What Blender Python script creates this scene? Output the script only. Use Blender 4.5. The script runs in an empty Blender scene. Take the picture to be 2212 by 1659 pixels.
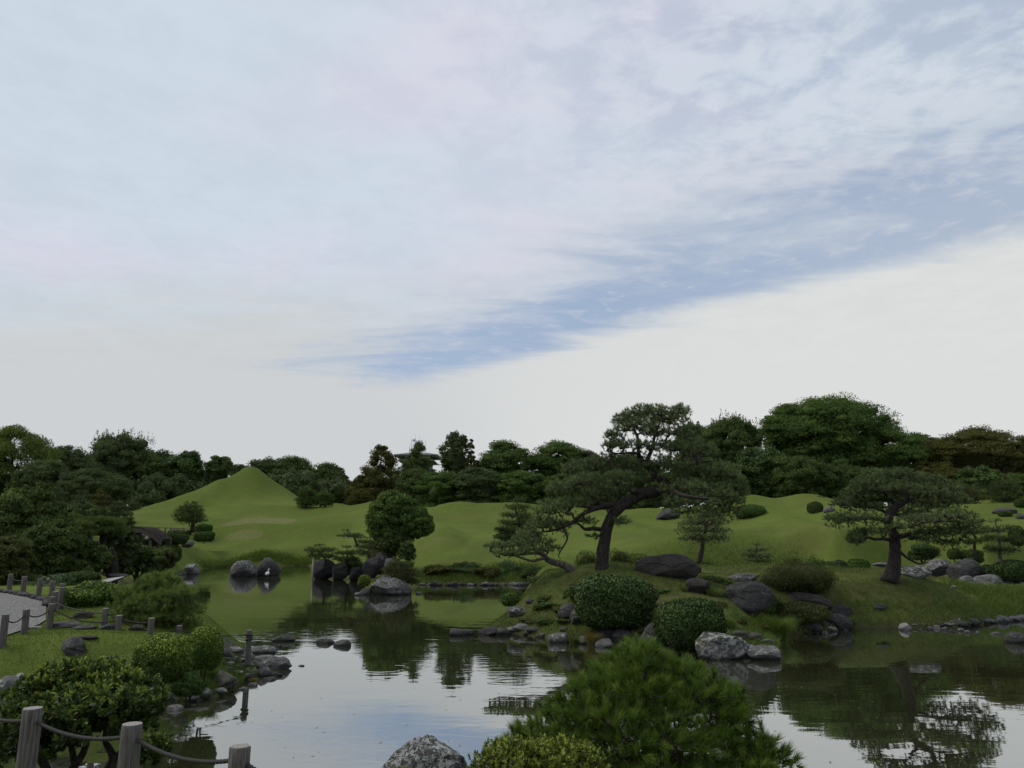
import bpy, bmesh, math, random
import numpy as np
from mathutils import Vector

S = bpy.context.scene
C = S.collection
# ------------------------------------------------------------------ camera
FX = 1659.0                      # focal length in units of a 2212 x 1659 picture
CX, CY, HORIZON = 1106.0, 829.5, 1160.0
CAMZ = 3.0                       # eye height above the pond
PITCH = math.atan((HORIZON - CY) / FX)
cam_data = bpy.data.cameras.new('camera')
cam = bpy.data.objects.new('camera', cam_data)
C.objects.link(cam)
cam.location = (0, 0, CAMZ)
cam.rotation_euler = (math.pi / 2 + PITCH, 0, 0)
cam_data.sensor_width = 36
cam_data.lens = 27
cam_data.clip_start = 0.05
cam_data.clip_end = 6000
S.camera = cam
S.render.resolution_x = 1024
S.render.resolution_y = 768
S.render.engine = 'CYCLES'
S.view_settings.view_transform = 'Standard'
S.view_settings.look = 'None'
S.view_settings.gamma = 1
S.view_settings.exposure = 0
S.view_settings.use_curve_mapping = False
try:
    S.cycles.max_bounces = 6
    S.cycles.diffuse_bounces = 3
    S.cycles.glossy_bounces = 3
    S.cycles.transparent_max_bounces = 4
    S.cycles.caustics_reflective = False
    S.cycles.caustics_refractive = False
except Exception:
    pass

def ray(x, y):
    a = (x - CX) / FX; b = (CY - y) / FX
    return (a, math.cos(PITCH) - b * math.sin(PITCH), math.sin(PITCH) + b * math.cos(PITCH))
def P(x, y, D):
    r = ray(x, y)
    return Vector((r[0] / r[1] * D, D, CAMZ + r[2] / r[1] * D))
def G(x, y, z=0.0):
    r = ray(x, y); k = (z - CAMZ) / r[2]
    return Vector((r[0] * k, r[1] * k, z))
def PX(D):                       # metres per picture unit at distance D
    return D / FX * 1.0

# ------------------------------------------------------------------ node helper
class NT:
    def __init__(s, tree):
        s.t = tree; s.n = tree.nodes; s.l = tree.links
    def add(s, typ, ins=None, **props):
        n = s.n.new(typ)
        for k, v in props.items(): setattr(n, k, v)
        if ins:
            for k, v in ins.items():
                sock = n.inputs[k]
                if isinstance(v, bpy.types.NodeSocket): s.l.new(v, sock)
                else: sock.default_value = v
        return n
    def math(s, op, a, b=None, c=None, clamp=False):
        n = s.n.new('ShaderNodeMath'); n.operation = op; n.use_clamp = clamp
        for i, v in enumerate((a, b, c)):
            if v is None: continue
            if isinstance(v, bpy.types.NodeSocket): s.l.new(v, n.inputs[i])
            else: n.inputs[i].default_value = v
        return n.outputs[0]
    def mix(s, fac, a, b, mode='MIX'):
        n = s.n.new('ShaderNodeMix'); n.data_type = 'RGBA'; n.blend_type = mode
        for i, v in ((0, fac), (6, a), (7, b)):
            if isinstance(v, bpy.types.NodeSocket): s.l.new(v, n.inputs[i])
            else: n.inputs[i].default_value = v if i == 0 else (v[0], v[1], v[2], 1)
        return n.outputs[2]
    def step(s, v, lo, hi):
        n = s.n.new('ShaderNodeMapRange'); n.interpolation_type = 'SMOOTHSTEP'
        s.l.new(v, n.inputs[0]); n.inputs[1].default_value = lo; n.inputs[2].default_value = hi
        n.inputs[3].default_value = 0; n.inputs[4].default_value = 1
        return n.outputs[0]
    def noise(s, vec, scale, detail=4, rough=.55, dist=0.0):
        n = s.add('ShaderNodeTexNoise', {'Vector': vec, 'Scale': scale, 'Detail': detail, 'Roughness': rough, 'Distortion': dist})
        return n.outputs[0]

# ------------------------------------------------------------------ sky
SUN_EL, SUN_AZ = math.radians(50), math.radians(280)   # azimuth clockwise from +Y
W = bpy.data.worlds.new('World'); S.world = W; W.use_nodes = True
w = NT(W.node_tree); w.n.clear()
SKYK = 0.1
tc = w.add('ShaderNodeTexCoord')
sep = w.add('ShaderNodeSeparateXYZ', {0: tc.outputs['Generated']})
zc = w.math('MAXIMUM', sep.outputs[2], 0.03)
zc = w.math('ADD', zc, 0.04)
sx = w.math('DIVIDE', sep.outputs[0], zc); sy = w.math('DIVIDE', sep.outputs[1], zc)
cl = w.add('ShaderNodeCombineXYZ', {0: sx, 1: sy, 2: 0.0}).outputs[0]
sky = w.add('ShaderNodeTexSky', sky_type='NISHITA')
sky.sun_disc = False; sky.sun_elevation = SUN_EL; sky.sun_rotation = SUN_AZ
def lin(*c):
    return tuple(((v / 255 + .055) / 1.055) ** 2.4 for v in c)
n_big = w.noise(cl, 0.5, 4, .5, .5)
n_big2 = w.noise(w.add('ShaderNodeMapping', {'Vector': cl, 'Location': (7.3, 2.1, 0)}).outputs[0], 0.45, 4, .5, .4)
mapx = w.add('ShaderNodeMapping', {'Vector': cl, 'Rotation': (0, 0, .785), 'Scale': (1.0, 2.6, 1)}).outputs[0]
n_str = w.noise(mapx, 1.1, 9, .6, .7)
n_fine = w.noise(cl, 9.0, 7, .62, .3)
n_med = w.noise(cl, 3.0, 6, .6, .3)
q = w.math('ADD', w.math('MULTIPLY', sx, .71), w.math('MULTIPLY', sy, .70))      # across the clear streak
p = w.math('SUBTRACT', w.math('MULTIPLY', sx, .70), w.math('MULTIPLY', sy, .71)) # along it
wob = w.math('MULTIPLY', w.math('SUBTRACT', n_str, .5), 1.5)
qu = w.math('ADD', q, w.math('MULTIPLY', wob, 1.0)); ql = w.math('ADD', q, w.math('MULTIPLY', wob, .42))
gap = w.math('MULTIPLY', w.step(qu, 1.55, 2.3), w.math('SUBTRACT', 1.0, w.step(ql, 2.38, 2.70)))
gap = w.math('MULTIPLY', gap, w.step(w.math('ADD', p, wob), -3.7, -2.9))
gap = w.math('MULTIPLY', gap, w.math('SUBTRACT', 1.0, w.math('MULTIPLY', w.step(n_fine, .5, .72), .35)))
mott = w.math('MULTIPLY', w.step(w.math('ADD', w.math('MULTIPLY', n_fine, .55), w.math('MULTIPLY', n_med, .45)), .56, .40), w.math('MULTIPLY', w.step(sx, -.5, .9), w.step(sy, 2.3, 1.3)))
gap = w.math('ADD', gap, w.math('MULTIPLY', mott, .55), clamp=True)
grey, pale, cool, lilac = lin(205, 208, 210), lin(219, 221, 220), lin(203, 215, 227), lin(215, 213, 228)
up_c = w.mix(w.step(n_big, .42, .6), cool, lilac)
up_c = w.mix(w.math('MULTIPLY', w.step(n_big2, .45, .65), .6), up_c, lin(196, 209, 219))
low_c = w.mix(w.step(sx, -2.2, 1.4), grey, pale)
cloud = w.mix(w.step(w.math('ADD', q, w.math('MULTIPLY', wob, .5)), 1.3, 2.8), up_c, low_c)
low_left = w.step(w.math('ADD', sy, wob), 2.3, 3.4)
cloud = w.mix(w.math('MULTIPLY', low_left, w.step(sx, .2, -1.0)), cloud, grey)
fade = w.step(sy, 4.5, 2.0)
cloud = w.mix(fade, cloud, w.mix(1.0, cloud, w.mix(w.step(w.math('ADD', w.math('MULTIPLY', n_fine, .4), w.math('MULTIPLY', n_med, .6)), .35, .62), (.96, .965, .97), (1.03, 1.028, 1.025)), 'MULTIPLY'))
clear = w.mix(.62, sky.outputs[0], tuple(v / SKYK for v in lin(173, 191, 218)))
cl10 = w.mix(1.0, cloud, (1 / SKYK,) * 3, 'MULTIPLY')
for nd in w.n:
    if nd.type == 'MIX': nd.clamp_result = False
col = w.mix(w.math('MULTIPLY', gap, w.math('SUBTRACT', .95, w.math('MULTIPLY', w.step(sx, .3, 1.4), .22))), cl10, clear)
bg = w.add('ShaderNodeBackground', {'Color': col, 'Strength': SKYK})
out = w.add('ShaderNodeOutputWorld', {0: bg.outputs[0]})
sun_d = bpy.data.lights.new('sun', 'SUN'); sun_d.energy = 1.8; sun_d.angle = math.radians(25); sun_d.color = (1, .94, .84)
sun = bpy.data.objects.new('sun', sun_d); C.objects.link(sun)
sdir = Vector((math.sin(SUN_AZ) * math.cos(SUN_EL), math.cos(SUN_AZ) * math.cos(SUN_EL), math.sin(SUN_EL)))
sun.rotation_euler = sdir.to_track_quat('Z', 'Y').to_euler()

# ------------------------------------------------------------------ tagging
def tag(o, label=None, cat=None, group=None, kind=None):
    if label: o['label'] = label
    if cat: o['category'] = cat
    if group: o['group'] = group
    if kind: o['kind'] = kind
    return o
def empty(name, loc=(0, 0, 0)):
    o = bpy.data.objects.new(name, None); o.location = loc; o.empty_display_size = .2
    C.objects.link(o); return o
def link(name, me, mat=None, parent=None, smooth=False):
    """links a mesh given in WORLD coordinates under a parent placed anywhere"""
    if mat and not me.materials: me.materials.append(mat)
    if smooth: me.polygons.foreach_set('use_smooth', [True] * len(me.polygons))
    o = bpy.data.objects.new(name, me); C.objects.link(o)
    if parent:
        o.parent = parent
        o.location = -Vector(parent.location)
    return o
def mesh(name, V, F, tone=None):
    """V (n,3); F (m,k) all faces with k corners, or a list of lists"""
    me = bpy.data.meshes.new(name)
    V = np.asarray(V, dtype=np.float32)
    if isinstance(F, list) and len(F) and not isinstance(F[0], np.ndarray):
        me.from_pydata([tuple(map(float, v)) for v in V], [], F)
    else:
        Fs = F if isinstance(F, list) else [F]
        Fs = [np.asarray(f, dtype=np.int32) for f in Fs if len(f)]
        me.vertices.add(len(V)); me.vertices.foreach_set('co', V.ravel())
        idx = np.concatenate([f.ravel() for f in Fs])
        me.loops.add(len(idx)); me.loops.foreach_set('vertex_index', idx)
        tot = np.concatenate([np.full(len(f), f.shape[1], dtype=np.int32) for f in Fs])
        st = np.concatenate([[0], np.cumsum(tot)[:-1]]).astype(np.int32)
        me.polygons.add(len(tot)); me.polygons.foreach_set('loop_start', st)
        try: me.polygons.foreach_set('loop_total', tot)
        except Exception: pass
    if tone is not None:
        at = me.attributes.new('tone', 'FLOAT', 'POINT'); at.data.foreach_set('value', np.asarray(tone, dtype=np.float32))
    me.update(calc_edges=True)
    me.validate()
    return me

# ------------------------------------------------------------------ materials
def material(name):
    m = bpy.data.materials.new(name); m.use_nodes = True
    t = NT(m.node_tree); t.n.clear()
    o = t.add('ShaderNodeOutputMaterial')
    b = t.add('ShaderNodeBsdfPrincipled'); t.l.new(b.outputs[0], o.inputs[0])
    b.inputs['Specular IOR Level'].default_value = .25
    return m, t, b, o
def bump(t, b, h, strength=.5, dist=.02):
    n = t.add('ShaderNodeBump', {'Height': h, 'Strength': strength, 'Distance': dist})
    t.l.new(n.outputs[0], b.inputs['Normal'])
def pos(t):
    return t.add('ShaderNodeNewGeometry').outputs['Position']

def foliage_mat(name, dark, mid, light, rough=.7, spec=.08, trans=.28, nscale=.8):
    m, t, b, o = material(name)
    tone = t.add('ShaderNodeAttribute', attribute_name='tone').outputs['Fac']
    n = t.noise(pos(t), nscale, 3)
    f = t.math('ADD', tone, t.math('MULTIPLY', t.math('SUBTRACT', n, .5), .5))
    r = t.add('ShaderNodeValToRGB', {0: f}); cr = r.color_ramp
    cr.elements[0].position = .12; cr.elements[0].color = (*dark, 1)
    cr.elements[1].position = .92; cr.elements[1].color = (*light, 1)
    e = cr.elements.new(.5); e.color = (*mid, 1)
    t.l.new(r.outputs[0], b.inputs['Base Color'])
    b.inputs['Roughness'].default_value = rough; b.inputs['Specular IOR Level'].default_value = spec
    tr = t.add('ShaderNodeBsdfTranslucent', {'Color': r.outputs[0]})
    ms = t.add('ShaderNodeMixShader', {0: trans, 1: b.outputs[0], 2: tr.outputs[0]})
    t.l.new(ms.outputs[0], o.inputs[0])
    return m
LEAF = {
 'dark':   foliage_mat('leaf_dark', (0.037, 0.062, 0.018), (0.072, 0.109, 0.031), (0.128, 0.174, 0.043)),
 'slate':  foliage_mat('leaf_slate', (0.043, 0.062, 0.024), (0.076, 0.105, 0.038), (0.122, 0.159, 0.051)),
 'mid':    foliage_mat('leaf_mid', (0.043, 0.074, 0.020), (0.083, 0.136, 0.031), (0.140, 0.206, 0.044)),
 'lime':   foliage_mat('leaf_lime', (0.055, 0.080, 0.02), (0.10, 0.138, 0.03), (0.165, 0.21, 0.048)),
 'brown':  foliage_mat('leaf_brown', (0.047, 0.052, 0.015), (0.087, 0.091, 0.024), (0.140, 0.138, 0.034)),
 'olive':  foliage_mat('leaf_olive', (0.052, 0.063, 0.021), (0.093, 0.108, 0.034), (0.143, 0.163, 0.047)),
 'pine':   foliage_mat('needle_pine', (0.043, 0.066, 0.021), (0.083, 0.118, 0.033), (0.143, 0.187, 0.050)),
 'pinegrey': foliage_mat('needle_grey', (0.074, 0.108, 0.042), (0.128, 0.175, 0.066), (0.20, 0.26, 0.092)),
 'pinenear': foliage_mat('needle_near', (0.045, 0.081, 0.010), (0.095, 0.157, 0.018), (0.179, 0.248, 0.037), .5, .2, .25, 3),
 'pinesoft': foliage_mat('needle_soft', (.06, .095, .022), (.115, .165, .038), (.18, .25, .06), .6, .1, .3, 2),
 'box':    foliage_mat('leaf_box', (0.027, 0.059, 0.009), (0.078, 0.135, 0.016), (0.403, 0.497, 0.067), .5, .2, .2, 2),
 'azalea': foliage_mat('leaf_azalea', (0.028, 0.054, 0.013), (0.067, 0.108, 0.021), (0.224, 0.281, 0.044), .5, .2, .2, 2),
 'lemon':  foliage_mat('leaf_lemon', (0.067, 0.097, 0.015), (0.157, 0.205, 0.030), (0.302, 0.346, 0.056), .5, .2, .25, 2),
 'camellia': foliage_mat('leaf_camellia', (0.023, 0.047, 0.011), (0.057, 0.099, 0.021), (0.141, 0.205, 0.043), .5, .2, .12, 2),
 'grass':  foliage_mat('grass_blade', (0.056, 0.092, 0.015), (0.101, 0.151, 0.022), (0.179, 0.238, 0.037), .5, .3, .3, 1),
 'drygrass': foliage_mat('dry_blade', (0.101, 0.092, 0.022), (0.179, 0.151, 0.037), (0.269, 0.216, 0.059), .6, .2, .3, 1),
}
def bark_mat(name, a, b_, scale=1.0):
    m, t, b, o = material(name)
    p_ = pos(t)
    mp = t.add('ShaderNodeMapping', {'Vector': p_, 'Scale': (1, 1, .35)}).outputs[0]
    n = t.noise(mp, 14 * scale, 6, .65, .8)
    v = t.add('ShaderNodeTexVoronoi', {'Vector': mp, 'Scale': 9 * scale}, feature='DISTANCE_TO_EDGE').outputs[0]
    vs = t.step(v, 0, .12)
    c = t.mix(t.step(n, .3, .7), a, b_)
    c = t.mix(t.math('MULTIPLY', t.math('SUBTRACT', 1, vs), .5), c, tuple(x * .45 for x in a))
    t.l.new(c, b.inputs['Base Color']); b.inputs['Roughness'].default_value = .9
    bump(t, b, t.math('ADD', n, vs), .8, .03)
    return m
BARK = bark_mat('bark_dark', (.022, .018, .015), (.055, .046, .038))
BARKG = bark_mat('bark_grey', (.06, .055, .045), (.14, .125, .105))
TWIG = bark_mat('twig', (.045, .038, .029), (.10, .085, .065), 3)

def rock_mat(name, a, b_, lichen=0.0, lcol=(.36, .37, .33), moss=0.0, sc=1.0):
    m, t, b, o = material(name)
    ob = t.add('ShaderNodeTexCoord').outputs['Object']
    rnd = t.add('ShaderNodeObjectInfo').outputs['Random']
    p_ = t.add('ShaderNodeVectorMath', {0: pos(t), 1: (0, 0, 0)}, operation='ADD').outputs[0]
    n1 = t.noise(p_, 2.2 * sc, 6, .6, .4); n2 = t.noise(p_, 11 * sc, 7, .7, .3); n3 = t.noise(p_, 50 * sc, 4, .6)
    c = t.mix(t.step(n1, .3, .7), a, b_)
    c = t.mix(t.math('MULTIPLY', t.step(n2, .45, .68), .5), c, tuple(min(1, x * 1.7) for x in b_))
    c = t.mix(t.math('MULTIPLY', t.step(n3, .62, .35), .45), c, tuple(x * .45 for x in a))
    tint = t.math('MULTIPLY_ADD', rnd, .5, .75)
    c = t.mix(1.0, c, t.add('ShaderNodeCombineColor', {0: tint, 1: tint, 2: tint}).outputs[0], 'MULTIPLY')
    cr = t.add('ShaderNodeTexWave', {'Vector': p_, 'Scale': .9 * sc, 'Distortion': 9, 'Detail': 4, 'Detail Scale': 1.3}, bands_direction='Z').outputs[1]
    crk = t.step(cr, .06, .0)
    c = t.mix(t.math('MULTIPLY', crk, .6), c, tuple(x * .3 for x in a))
    nz = t.add('ShaderNodeSeparateXYZ', {0: t.add('ShaderNodeNewGeometry').outputs['Normal']}).outputs[2]
    if lichen > 0:
        l1 = t.noise(p_, 7 * sc, 8, .72, .5)
        lm = t.math('MULTIPLY', t.step(l1, .62 - .14 * lichen, .66 - .12 * lichen), t.step(nz, -.35, .5))
        c = t.mix(t.math('MULTIPLY', lm, .85), c, lcol)
    if moss > 0:
        l2 = t.noise(p_, 3 * sc, 5, .6)
        mm = t.math('MULTIPLY', t.step(l2, .55 - .15 * moss, .65 - .1 * moss), t.step(nz, -.1, .6))
        c = t.mix(t.math('MULTIPLY', mm, .8), c, (.05, .065, .02))
    zz = t.math('ADD', t.add('ShaderNodeSeparateXYZ', {0: p_}).outputs[2], t.math('MULTIPLY', n2, .05))
    c = t.mix(t.math('MULTIPLY', t.step(zz, .13, .05), .65), c, tuple(x * .35 for x in a))       # wet band at the water line
    t.l.new(c, b.inputs['Base Color']); b.inputs['Roughness'].default_value = .85
    h = t.math('ADD', t.math('MULTIPLY', n2, 1.0), t.math('MULTIPLY', n3, .35))
    h = t.math('SUBTRACT', h, t.math('MULTIPLY', crk, .5))
    bump(t, b, h, .75, .04)
    return m
ROCK = {
 'dark':  rock_mat('rock_dark', (.032, .032, .029), (.068, .067, .062), .12, (.2, .2, .18)),
 'red':   rock_mat('rock_reddish', (.028, .025, .022), (.055, .049, .043)),
 'grey':  rock_mat('rock_grey', (.075, .075, .074), (.15, .148, .142), .25),
 'lichen': rock_mat('rock_lichen', (.06, .06, .056), (.13, .125, .115), .95, (.38, .39, .35), .35),
 'speck': rock_mat('rock_speckled', (.055, .055, .053), (.12, .118, .112), .6, (.30, .31, .29)),
 'crag':  rock_mat('rock_craggy', (.045, .045, .043), (.11, .108, .10), 1.0, (.40, .41, .39), 0, 3.0),
 'pale':  rock_mat('rock_pale', (.15, .148, .14), (.27, .265, .25), .3),
 'moss':  rock_mat('rock_mossy', (.05, .05, .044), (.10, .098, .085), .3, (.25, .26, .2), .9),
 'black': rock_mat('rock_black', (.02, .019, .02), (.045, .042, .042)),
}
# ------------------------------------------------------------------ terrain
def g2(l): return np.array([list(G(x, y))[:2] for x, y in l])
near_bank = [(45, 12), (20, 9.0), (8, 7.6), (0, 7.4), (-4, 7.2), (-7, 8.0), (-12, 9.5)]
pond = np.vstack([np.array(near_bank, float),
    g2([(-60, 1560), (120, 1550), (250, 1540), (350, 1530), (400, 1522), (480, 1503), (520, 1480), (548, 1452), (560, 1430), (545, 1410),
        (480, 1398), (430, 1385), (380, 1366), (330, 1350), (296, 1335), (262, 1318), (243, 1300), (250, 1275), (280, 1258),
        (340, 1248), (400, 1240), (440, 1229), (500, 1224), (640, 1222), (668, 1222), (676, 1247), (720, 1249), (780, 1252), (795, 1262), (800, 1274), (850, 1278),
        (895, 1275), (910, 1264), (1000, 1262), (1130, 1261), (1200, 1258), (1400, 1250), (1600, 1246), (1750, 1245), (1780, 1247), (1880, 1248), (1960, 1244), (2020, 1245),
        (2080, 1252), (2130, 1256), (2230, 1252), (2400, 1248)]),
    np.array([(60, 45), (60, 18)], float)])
island = g2([(1132, 1306), (1104, 1322), (1092, 1340), (1050, 1360), (1120, 1370), (1190, 1380), (1300, 1394), (1400, 1408), (1500, 1415), (1680, 1410),
        (1688, 1382), (1700, 1372), (1750, 1368), (1850, 1358), (1960, 1357), (2080, 1356), (2130, 1348), (2212, 1335), (2400, 1325), (2500, 1300), (2400, 1300),
        (2212, 1303), (2150, 1303), (2080, 1303), (1980, 1300), (1850, 1290), (1750, 1283), (1500, 1279), (1300, 1280), (1190, 1290)])
def sdf(poly, X, Y):
    """signed distance, positive inside"""
    d = np.full(X.shape, 1e9); ins = np.zeros(X.shape, bool)
    n = len(poly)
    for i in range(n):
        ax, ay = poly[i]; bx_, by_ = poly[(i + 1) % n]
        ex, ey = bx_ - ax, by_ - ay; L2 = ex * ex + ey * ey + 1e-12
        t_ = np.clip(((X - ax) * ex + (Y - ay) * ey) / L2, 0, 1)
        d = np.minimum(d, np.hypot(X - ax - t_ * ex, Y - ay - t_ * ey))
        c = ((ay > Y) != (by_ > Y)) & (X < (bx_ - ax) * (Y - ay) / (by_ - ay + 1e-12) + ax)
        ins ^= c
    return np.where(ins, d, -d)
ctl = []
def cp(x, y, D): ctl.append(tuple(P(x, y, D)))
def cw(x, D, z): v = P(x, 1160, D); ctl.append((v.x, D, z))
for a in [(250, 1122, 118), (300, 1112, 122), (400, 1110, 120), (500, 1108, 118), (640, 1098, 116), (700, 1093, 114), (760, 1090, 112), (850, 1093, 110), (930, 1100, 102),
          (450, 1150, 98), (560, 1147, 98), (650, 1147, 98), (720, 1147, 96), (800, 1148, 92), (400, 1175, 88), (450, 1185, 86), (600, 1185, 86), (720, 1190, 84), (340, 1160, 92),
          (950, 1103, 95), (1000, 1107, 90), (1050, 1108, 88), (1095, 1101, 88), (1150, 1100, 88), (1250, 1108, 85), (1400, 1104, 85), (1500, 1096, 86), (1570, 1082, 88), (1610, 1070, 88), (1650, 1071, 88),
          (1700, 1076, 88), (1740, 1077, 88), (1790, 1080, 87), (1850, 1091, 84), (1920, 1100, 82), (2000, 1101, 82), (2080, 1101, 80), (2120, 1094, 80), (2160, 1086, 80), (2250, 1080, 80), (2400, 1080, 80),
          (900, 1160, 72), (950, 1150, 72), (1050, 1158, 70), (1150, 1160, 68), (1300, 1162, 66), (1500, 1165, 65), (1600, 1128, 74), (1700, 1138, 70), (1760, 1150, 68), (1850, 1152, 66),
          (950, 1210, 58), (1100, 1212, 57), (1200, 1210, 57), (1400, 1205, 56), (1600, 1198, 56), (1720, 1205, 56), (1760, 1200, 57), (1850, 1195, 56),
          (1960, 1141, 66), (2060, 1140, 64), (2140, 1139, 63), (2212, 1142, 62), (2000, 1175, 57), (2100, 1178, 56), (2200, 1172, 56), (2000, 1215, 54), (2060, 1218, 51),
          (2140, 1212, 49), (2212, 1208, 49), (2350, 1205, 49), (2160, 1233, 47), (2212, 1236, 46),
          (1300, 1236, 27), (1240, 1246, 27.5), (1370, 1238, 27), (1440, 1246, 31), (1520, 1252, 30), (1600, 1270, 28), (1700, 1272, 28), (1800, 1262, 28.5), (1900, 1255, 29.5), (1960, 1262, 29), (2050, 1283, 28.6), (2150, 1300, 29),
          (1320, 1340, 23.5), (1400, 1330, 24), (1500, 1310, 24), (1580, 1345, 23), (1640, 1330, 24.2), (1200, 1295, 26), (1150, 1302, 26.5), (1240, 1330, 24.4), (1850, 1310, 26.5), (1950, 1315, 26.5), (2050, 1330, 26.5), (2212, 1318, 29),
          (1830, 1270, 33), (1830, 1280, 37), (1900, 1268, 32), (1900, 1280, 35), (1980, 1276, 32), (1980, 1284, 35), (2060, 1288, 31), (2060, 1292, 34), (2150, 1296, 32), (2230, 1298, 33), (1920, 1254, 29.8),
          (1600, 1247, 36), (1440, 1244, 36), (1300, 1246, 35),
          (150, 1378, 14), (50, 1395, 13), (250, 1372, 14.6), (0, 1440, 12), (80, 1432, 12), (330, 1395, 14.4), (200, 1318, 18), (270, 1335, 17.5), (100, 1330, 18), (50, 1310, 19.5), (20, 1285, 23.5), (100, 1296, 22), (140, 1303, 21),
          (330, 1358, 16), (410, 1400, 14.6), (430, 1445, 13.6), (480, 1430, 15), (-200, 1330, 18), (-200, 1450, 12), (220, 1360, 15.4)]:
    cp(*a)
for x, D, z in [(-100, 40, 1.5), (0, 35, 1.4), (120, 30, 1.2), (150, 45, 1.7), (250, 60, 2.4), (300, 75, 3.0), (0, 60, 2.6), (0, 90, 4), (-600, 60, 3), (-1000, 30, 1.6), (200, 95, 4.5), (350, 60, 1.6),
                (300, 145, 6), (600, 140, 6.2), (760, 135, 6), (1000, 110, 4.6), (1200, 108, 4.6), (1450, 106, 4.8), (1620, 108, 6.6), (1800, 106, 6), (2000, 102, 5), (2250, 100, 6),
                (300, 180, 5.5), (1106, 170, 5), (2000, 170, 6), (-1500, 90, 4), (3500, 80, 5), (3500, 50, 3), (2600, 40, 1.0), (3200, 30, 1.0),
                (-800, 12, 1.1), (-400, 6, .95), (0, 5, .95), (300, 5, .95), (520, 4.5, .95), (1100, 5.5, 1.0), (1100, 3, 1.2), (2200, 5, 1.0), (1500, 6.5, .8), (3000, 6, 1.0), (-2000, 4, 1.1), (4500, 4, 1.1)]:
    cw(x, D, z)
ctl += [(0, 1, 1.3), (0, -8, 1.4), (-12, -8, 1.4), (12, -8, 1.4), (-120, 220, 6), (0, 230, 6), (130, 220, 6), (-200, 40, 3), (200, 40, 4)]
ctl = np.array(ctl)
def tpsU(r2): return .5 * r2 * np.log(r2 + 1e-9)
_n = len(ctl); _sc = 50.0
_xy = ctl[:, :2] / _sc
_K = tpsU(((_xy[:, None, :] - _xy[None]) ** 2).sum(-1)) + np.eye(_n) * 2e-5
_Pm = np.hstack([np.ones((_n, 1)), _xy])
_A = np.zeros((_n + 3, _n + 3)); _A[:_n, :_n] = _K; _A[:_n, _n:] = _Pm; _A[_n:, :_n] = _Pm.T
_w = np.linalg.solve(_A, np.concatenate([ctl[:, 2], [0, 0, 0]]))
def tps(X, Y):
    sh = X.shape; q_ = np.stack([X.ravel(), Y.ravel()], 1) / _sc; out_ = np.zeros(len(q_))
    for i in range(0, len(q_), 20000):
        c_ = q_[i:i + 20000]
        U = tpsU(((c_[:, None, :] - _xy[None]) ** 2).sum(-1))
        out_[i:i + 20000] = U @ _w[:_n] + _w[_n] + c_ @ _w[_n + 1:]
    return out_.reshape(sh)
def sst(v, a, b):
    t_ = np.clip((v - a) / (b - a), 0, 1); return t_ * t_ * (3 - 2 * t_)
rsn = np.random.RandomState(5)
_wv = [(rsn.randn(2) * f, rsn.rand() * 6.28, a) for f, a in [(.12, .16), (.2, .15), (.35, .08), (.6, .03), (1.2, .018), (2.2, .01)] for _ in range(4)]
def undul(X, Y):
    o_ = np.zeros_like(X)
    for k, ph, a in _wv: o_ += a * np.sin(X * k[0] + Y * k[1] + ph)
    return o_
FUJI = P(536, 1100, 132)
_rx, _rh = [0, 1.0, 1.9, 3.7, 5.9, 8.5, 11, 14, 18], [1, .975, .89, .72, .53, .35, .21, .1, 0]
_lx, _lh = [0, 1.0, 1.8, 4.5, 8.1, 13.5, 17, 20, 24], [1, .972, .885, .64, .45, .23, .12, .05, 0]
def fuji(X, Y):
    dx, dy = X - FUJI.x, Y - FUJI.y; r = np.hypot(dx, dy) + 1e-6
    k = (1 - dx / r) / 2
    h = np.interp(r, _rx, _rh) * (1 - k) + np.interp(r, _lx, _lh) * k
    ang = np.arctan2(dy, dx)
    return 7.7 * h * (1 + .04 * np.sin(ang * 5 + 1) * sst(r, 2, 6))
def _rg(a, b, h, w_): p0, p1 = P(*a), P(*b); return (p0.x, p0.y, p1.x, p1.y, h, w_)
RIDGES = [_rg((1612, 1075, 86), (1700, 1135, 72), .55, 2.4), _rg((1700, 1135, 72), (1800, 1185, 60), .7, 2.0), _rg((1745, 1080, 87), (1830, 1125, 74), .5, 2.4), _rg((1650, 1150, 68), (1500, 1180, 63), .35, 1.6),
          _rg((1760, 1168, 63), (1900, 1160, 66), .4, 1.8), _rg((420, 1147, 96), (730, 1147, 95), .75, 2.2), _rg((440, 1121, 112), (640, 1101, 112), .6, 2.5), _rg((640, 1101, 112), (850, 1095, 108), .45, 2.5),
          _rg((960, 1112, 90), (1100, 1102, 87), .6, 2.4), _rg((905, 1130, 84), (960, 1190, 62), .8, 2.2), _rg((1100, 1150, 70), (1000, 1200, 60), .5, 2.2), _rg((470, 1090, 127), (400, 1118, 116), .55, 2.0), _rg((1180, 1110, 84), (1330, 1125, 77), .5, 2.2),
          _rg((1960, 1141, 66), (2300, 1143, 62), .4, 1.8), _rg((2010, 1118, 74), (2150, 1112, 74), .5, 2)]
def ridges(X, Y):
    o_ = np.zeros_like(X)
    for ax, ay, bx_, by_, h, w_ in RIDGES:
        ex, ey = bx_ - ax, by_ - ay; t_ = np.clip(((X - ax) * ex + (Y - ay) * ey) / (ex * ex + ey * ey), 0, 1)
        d = np.hypot(X - ax - t_ * ex, Y - ay - t_ * ey); o_ = np.maximum(o_, h * np.exp(-(d / w_) ** 2))
    return o_
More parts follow.
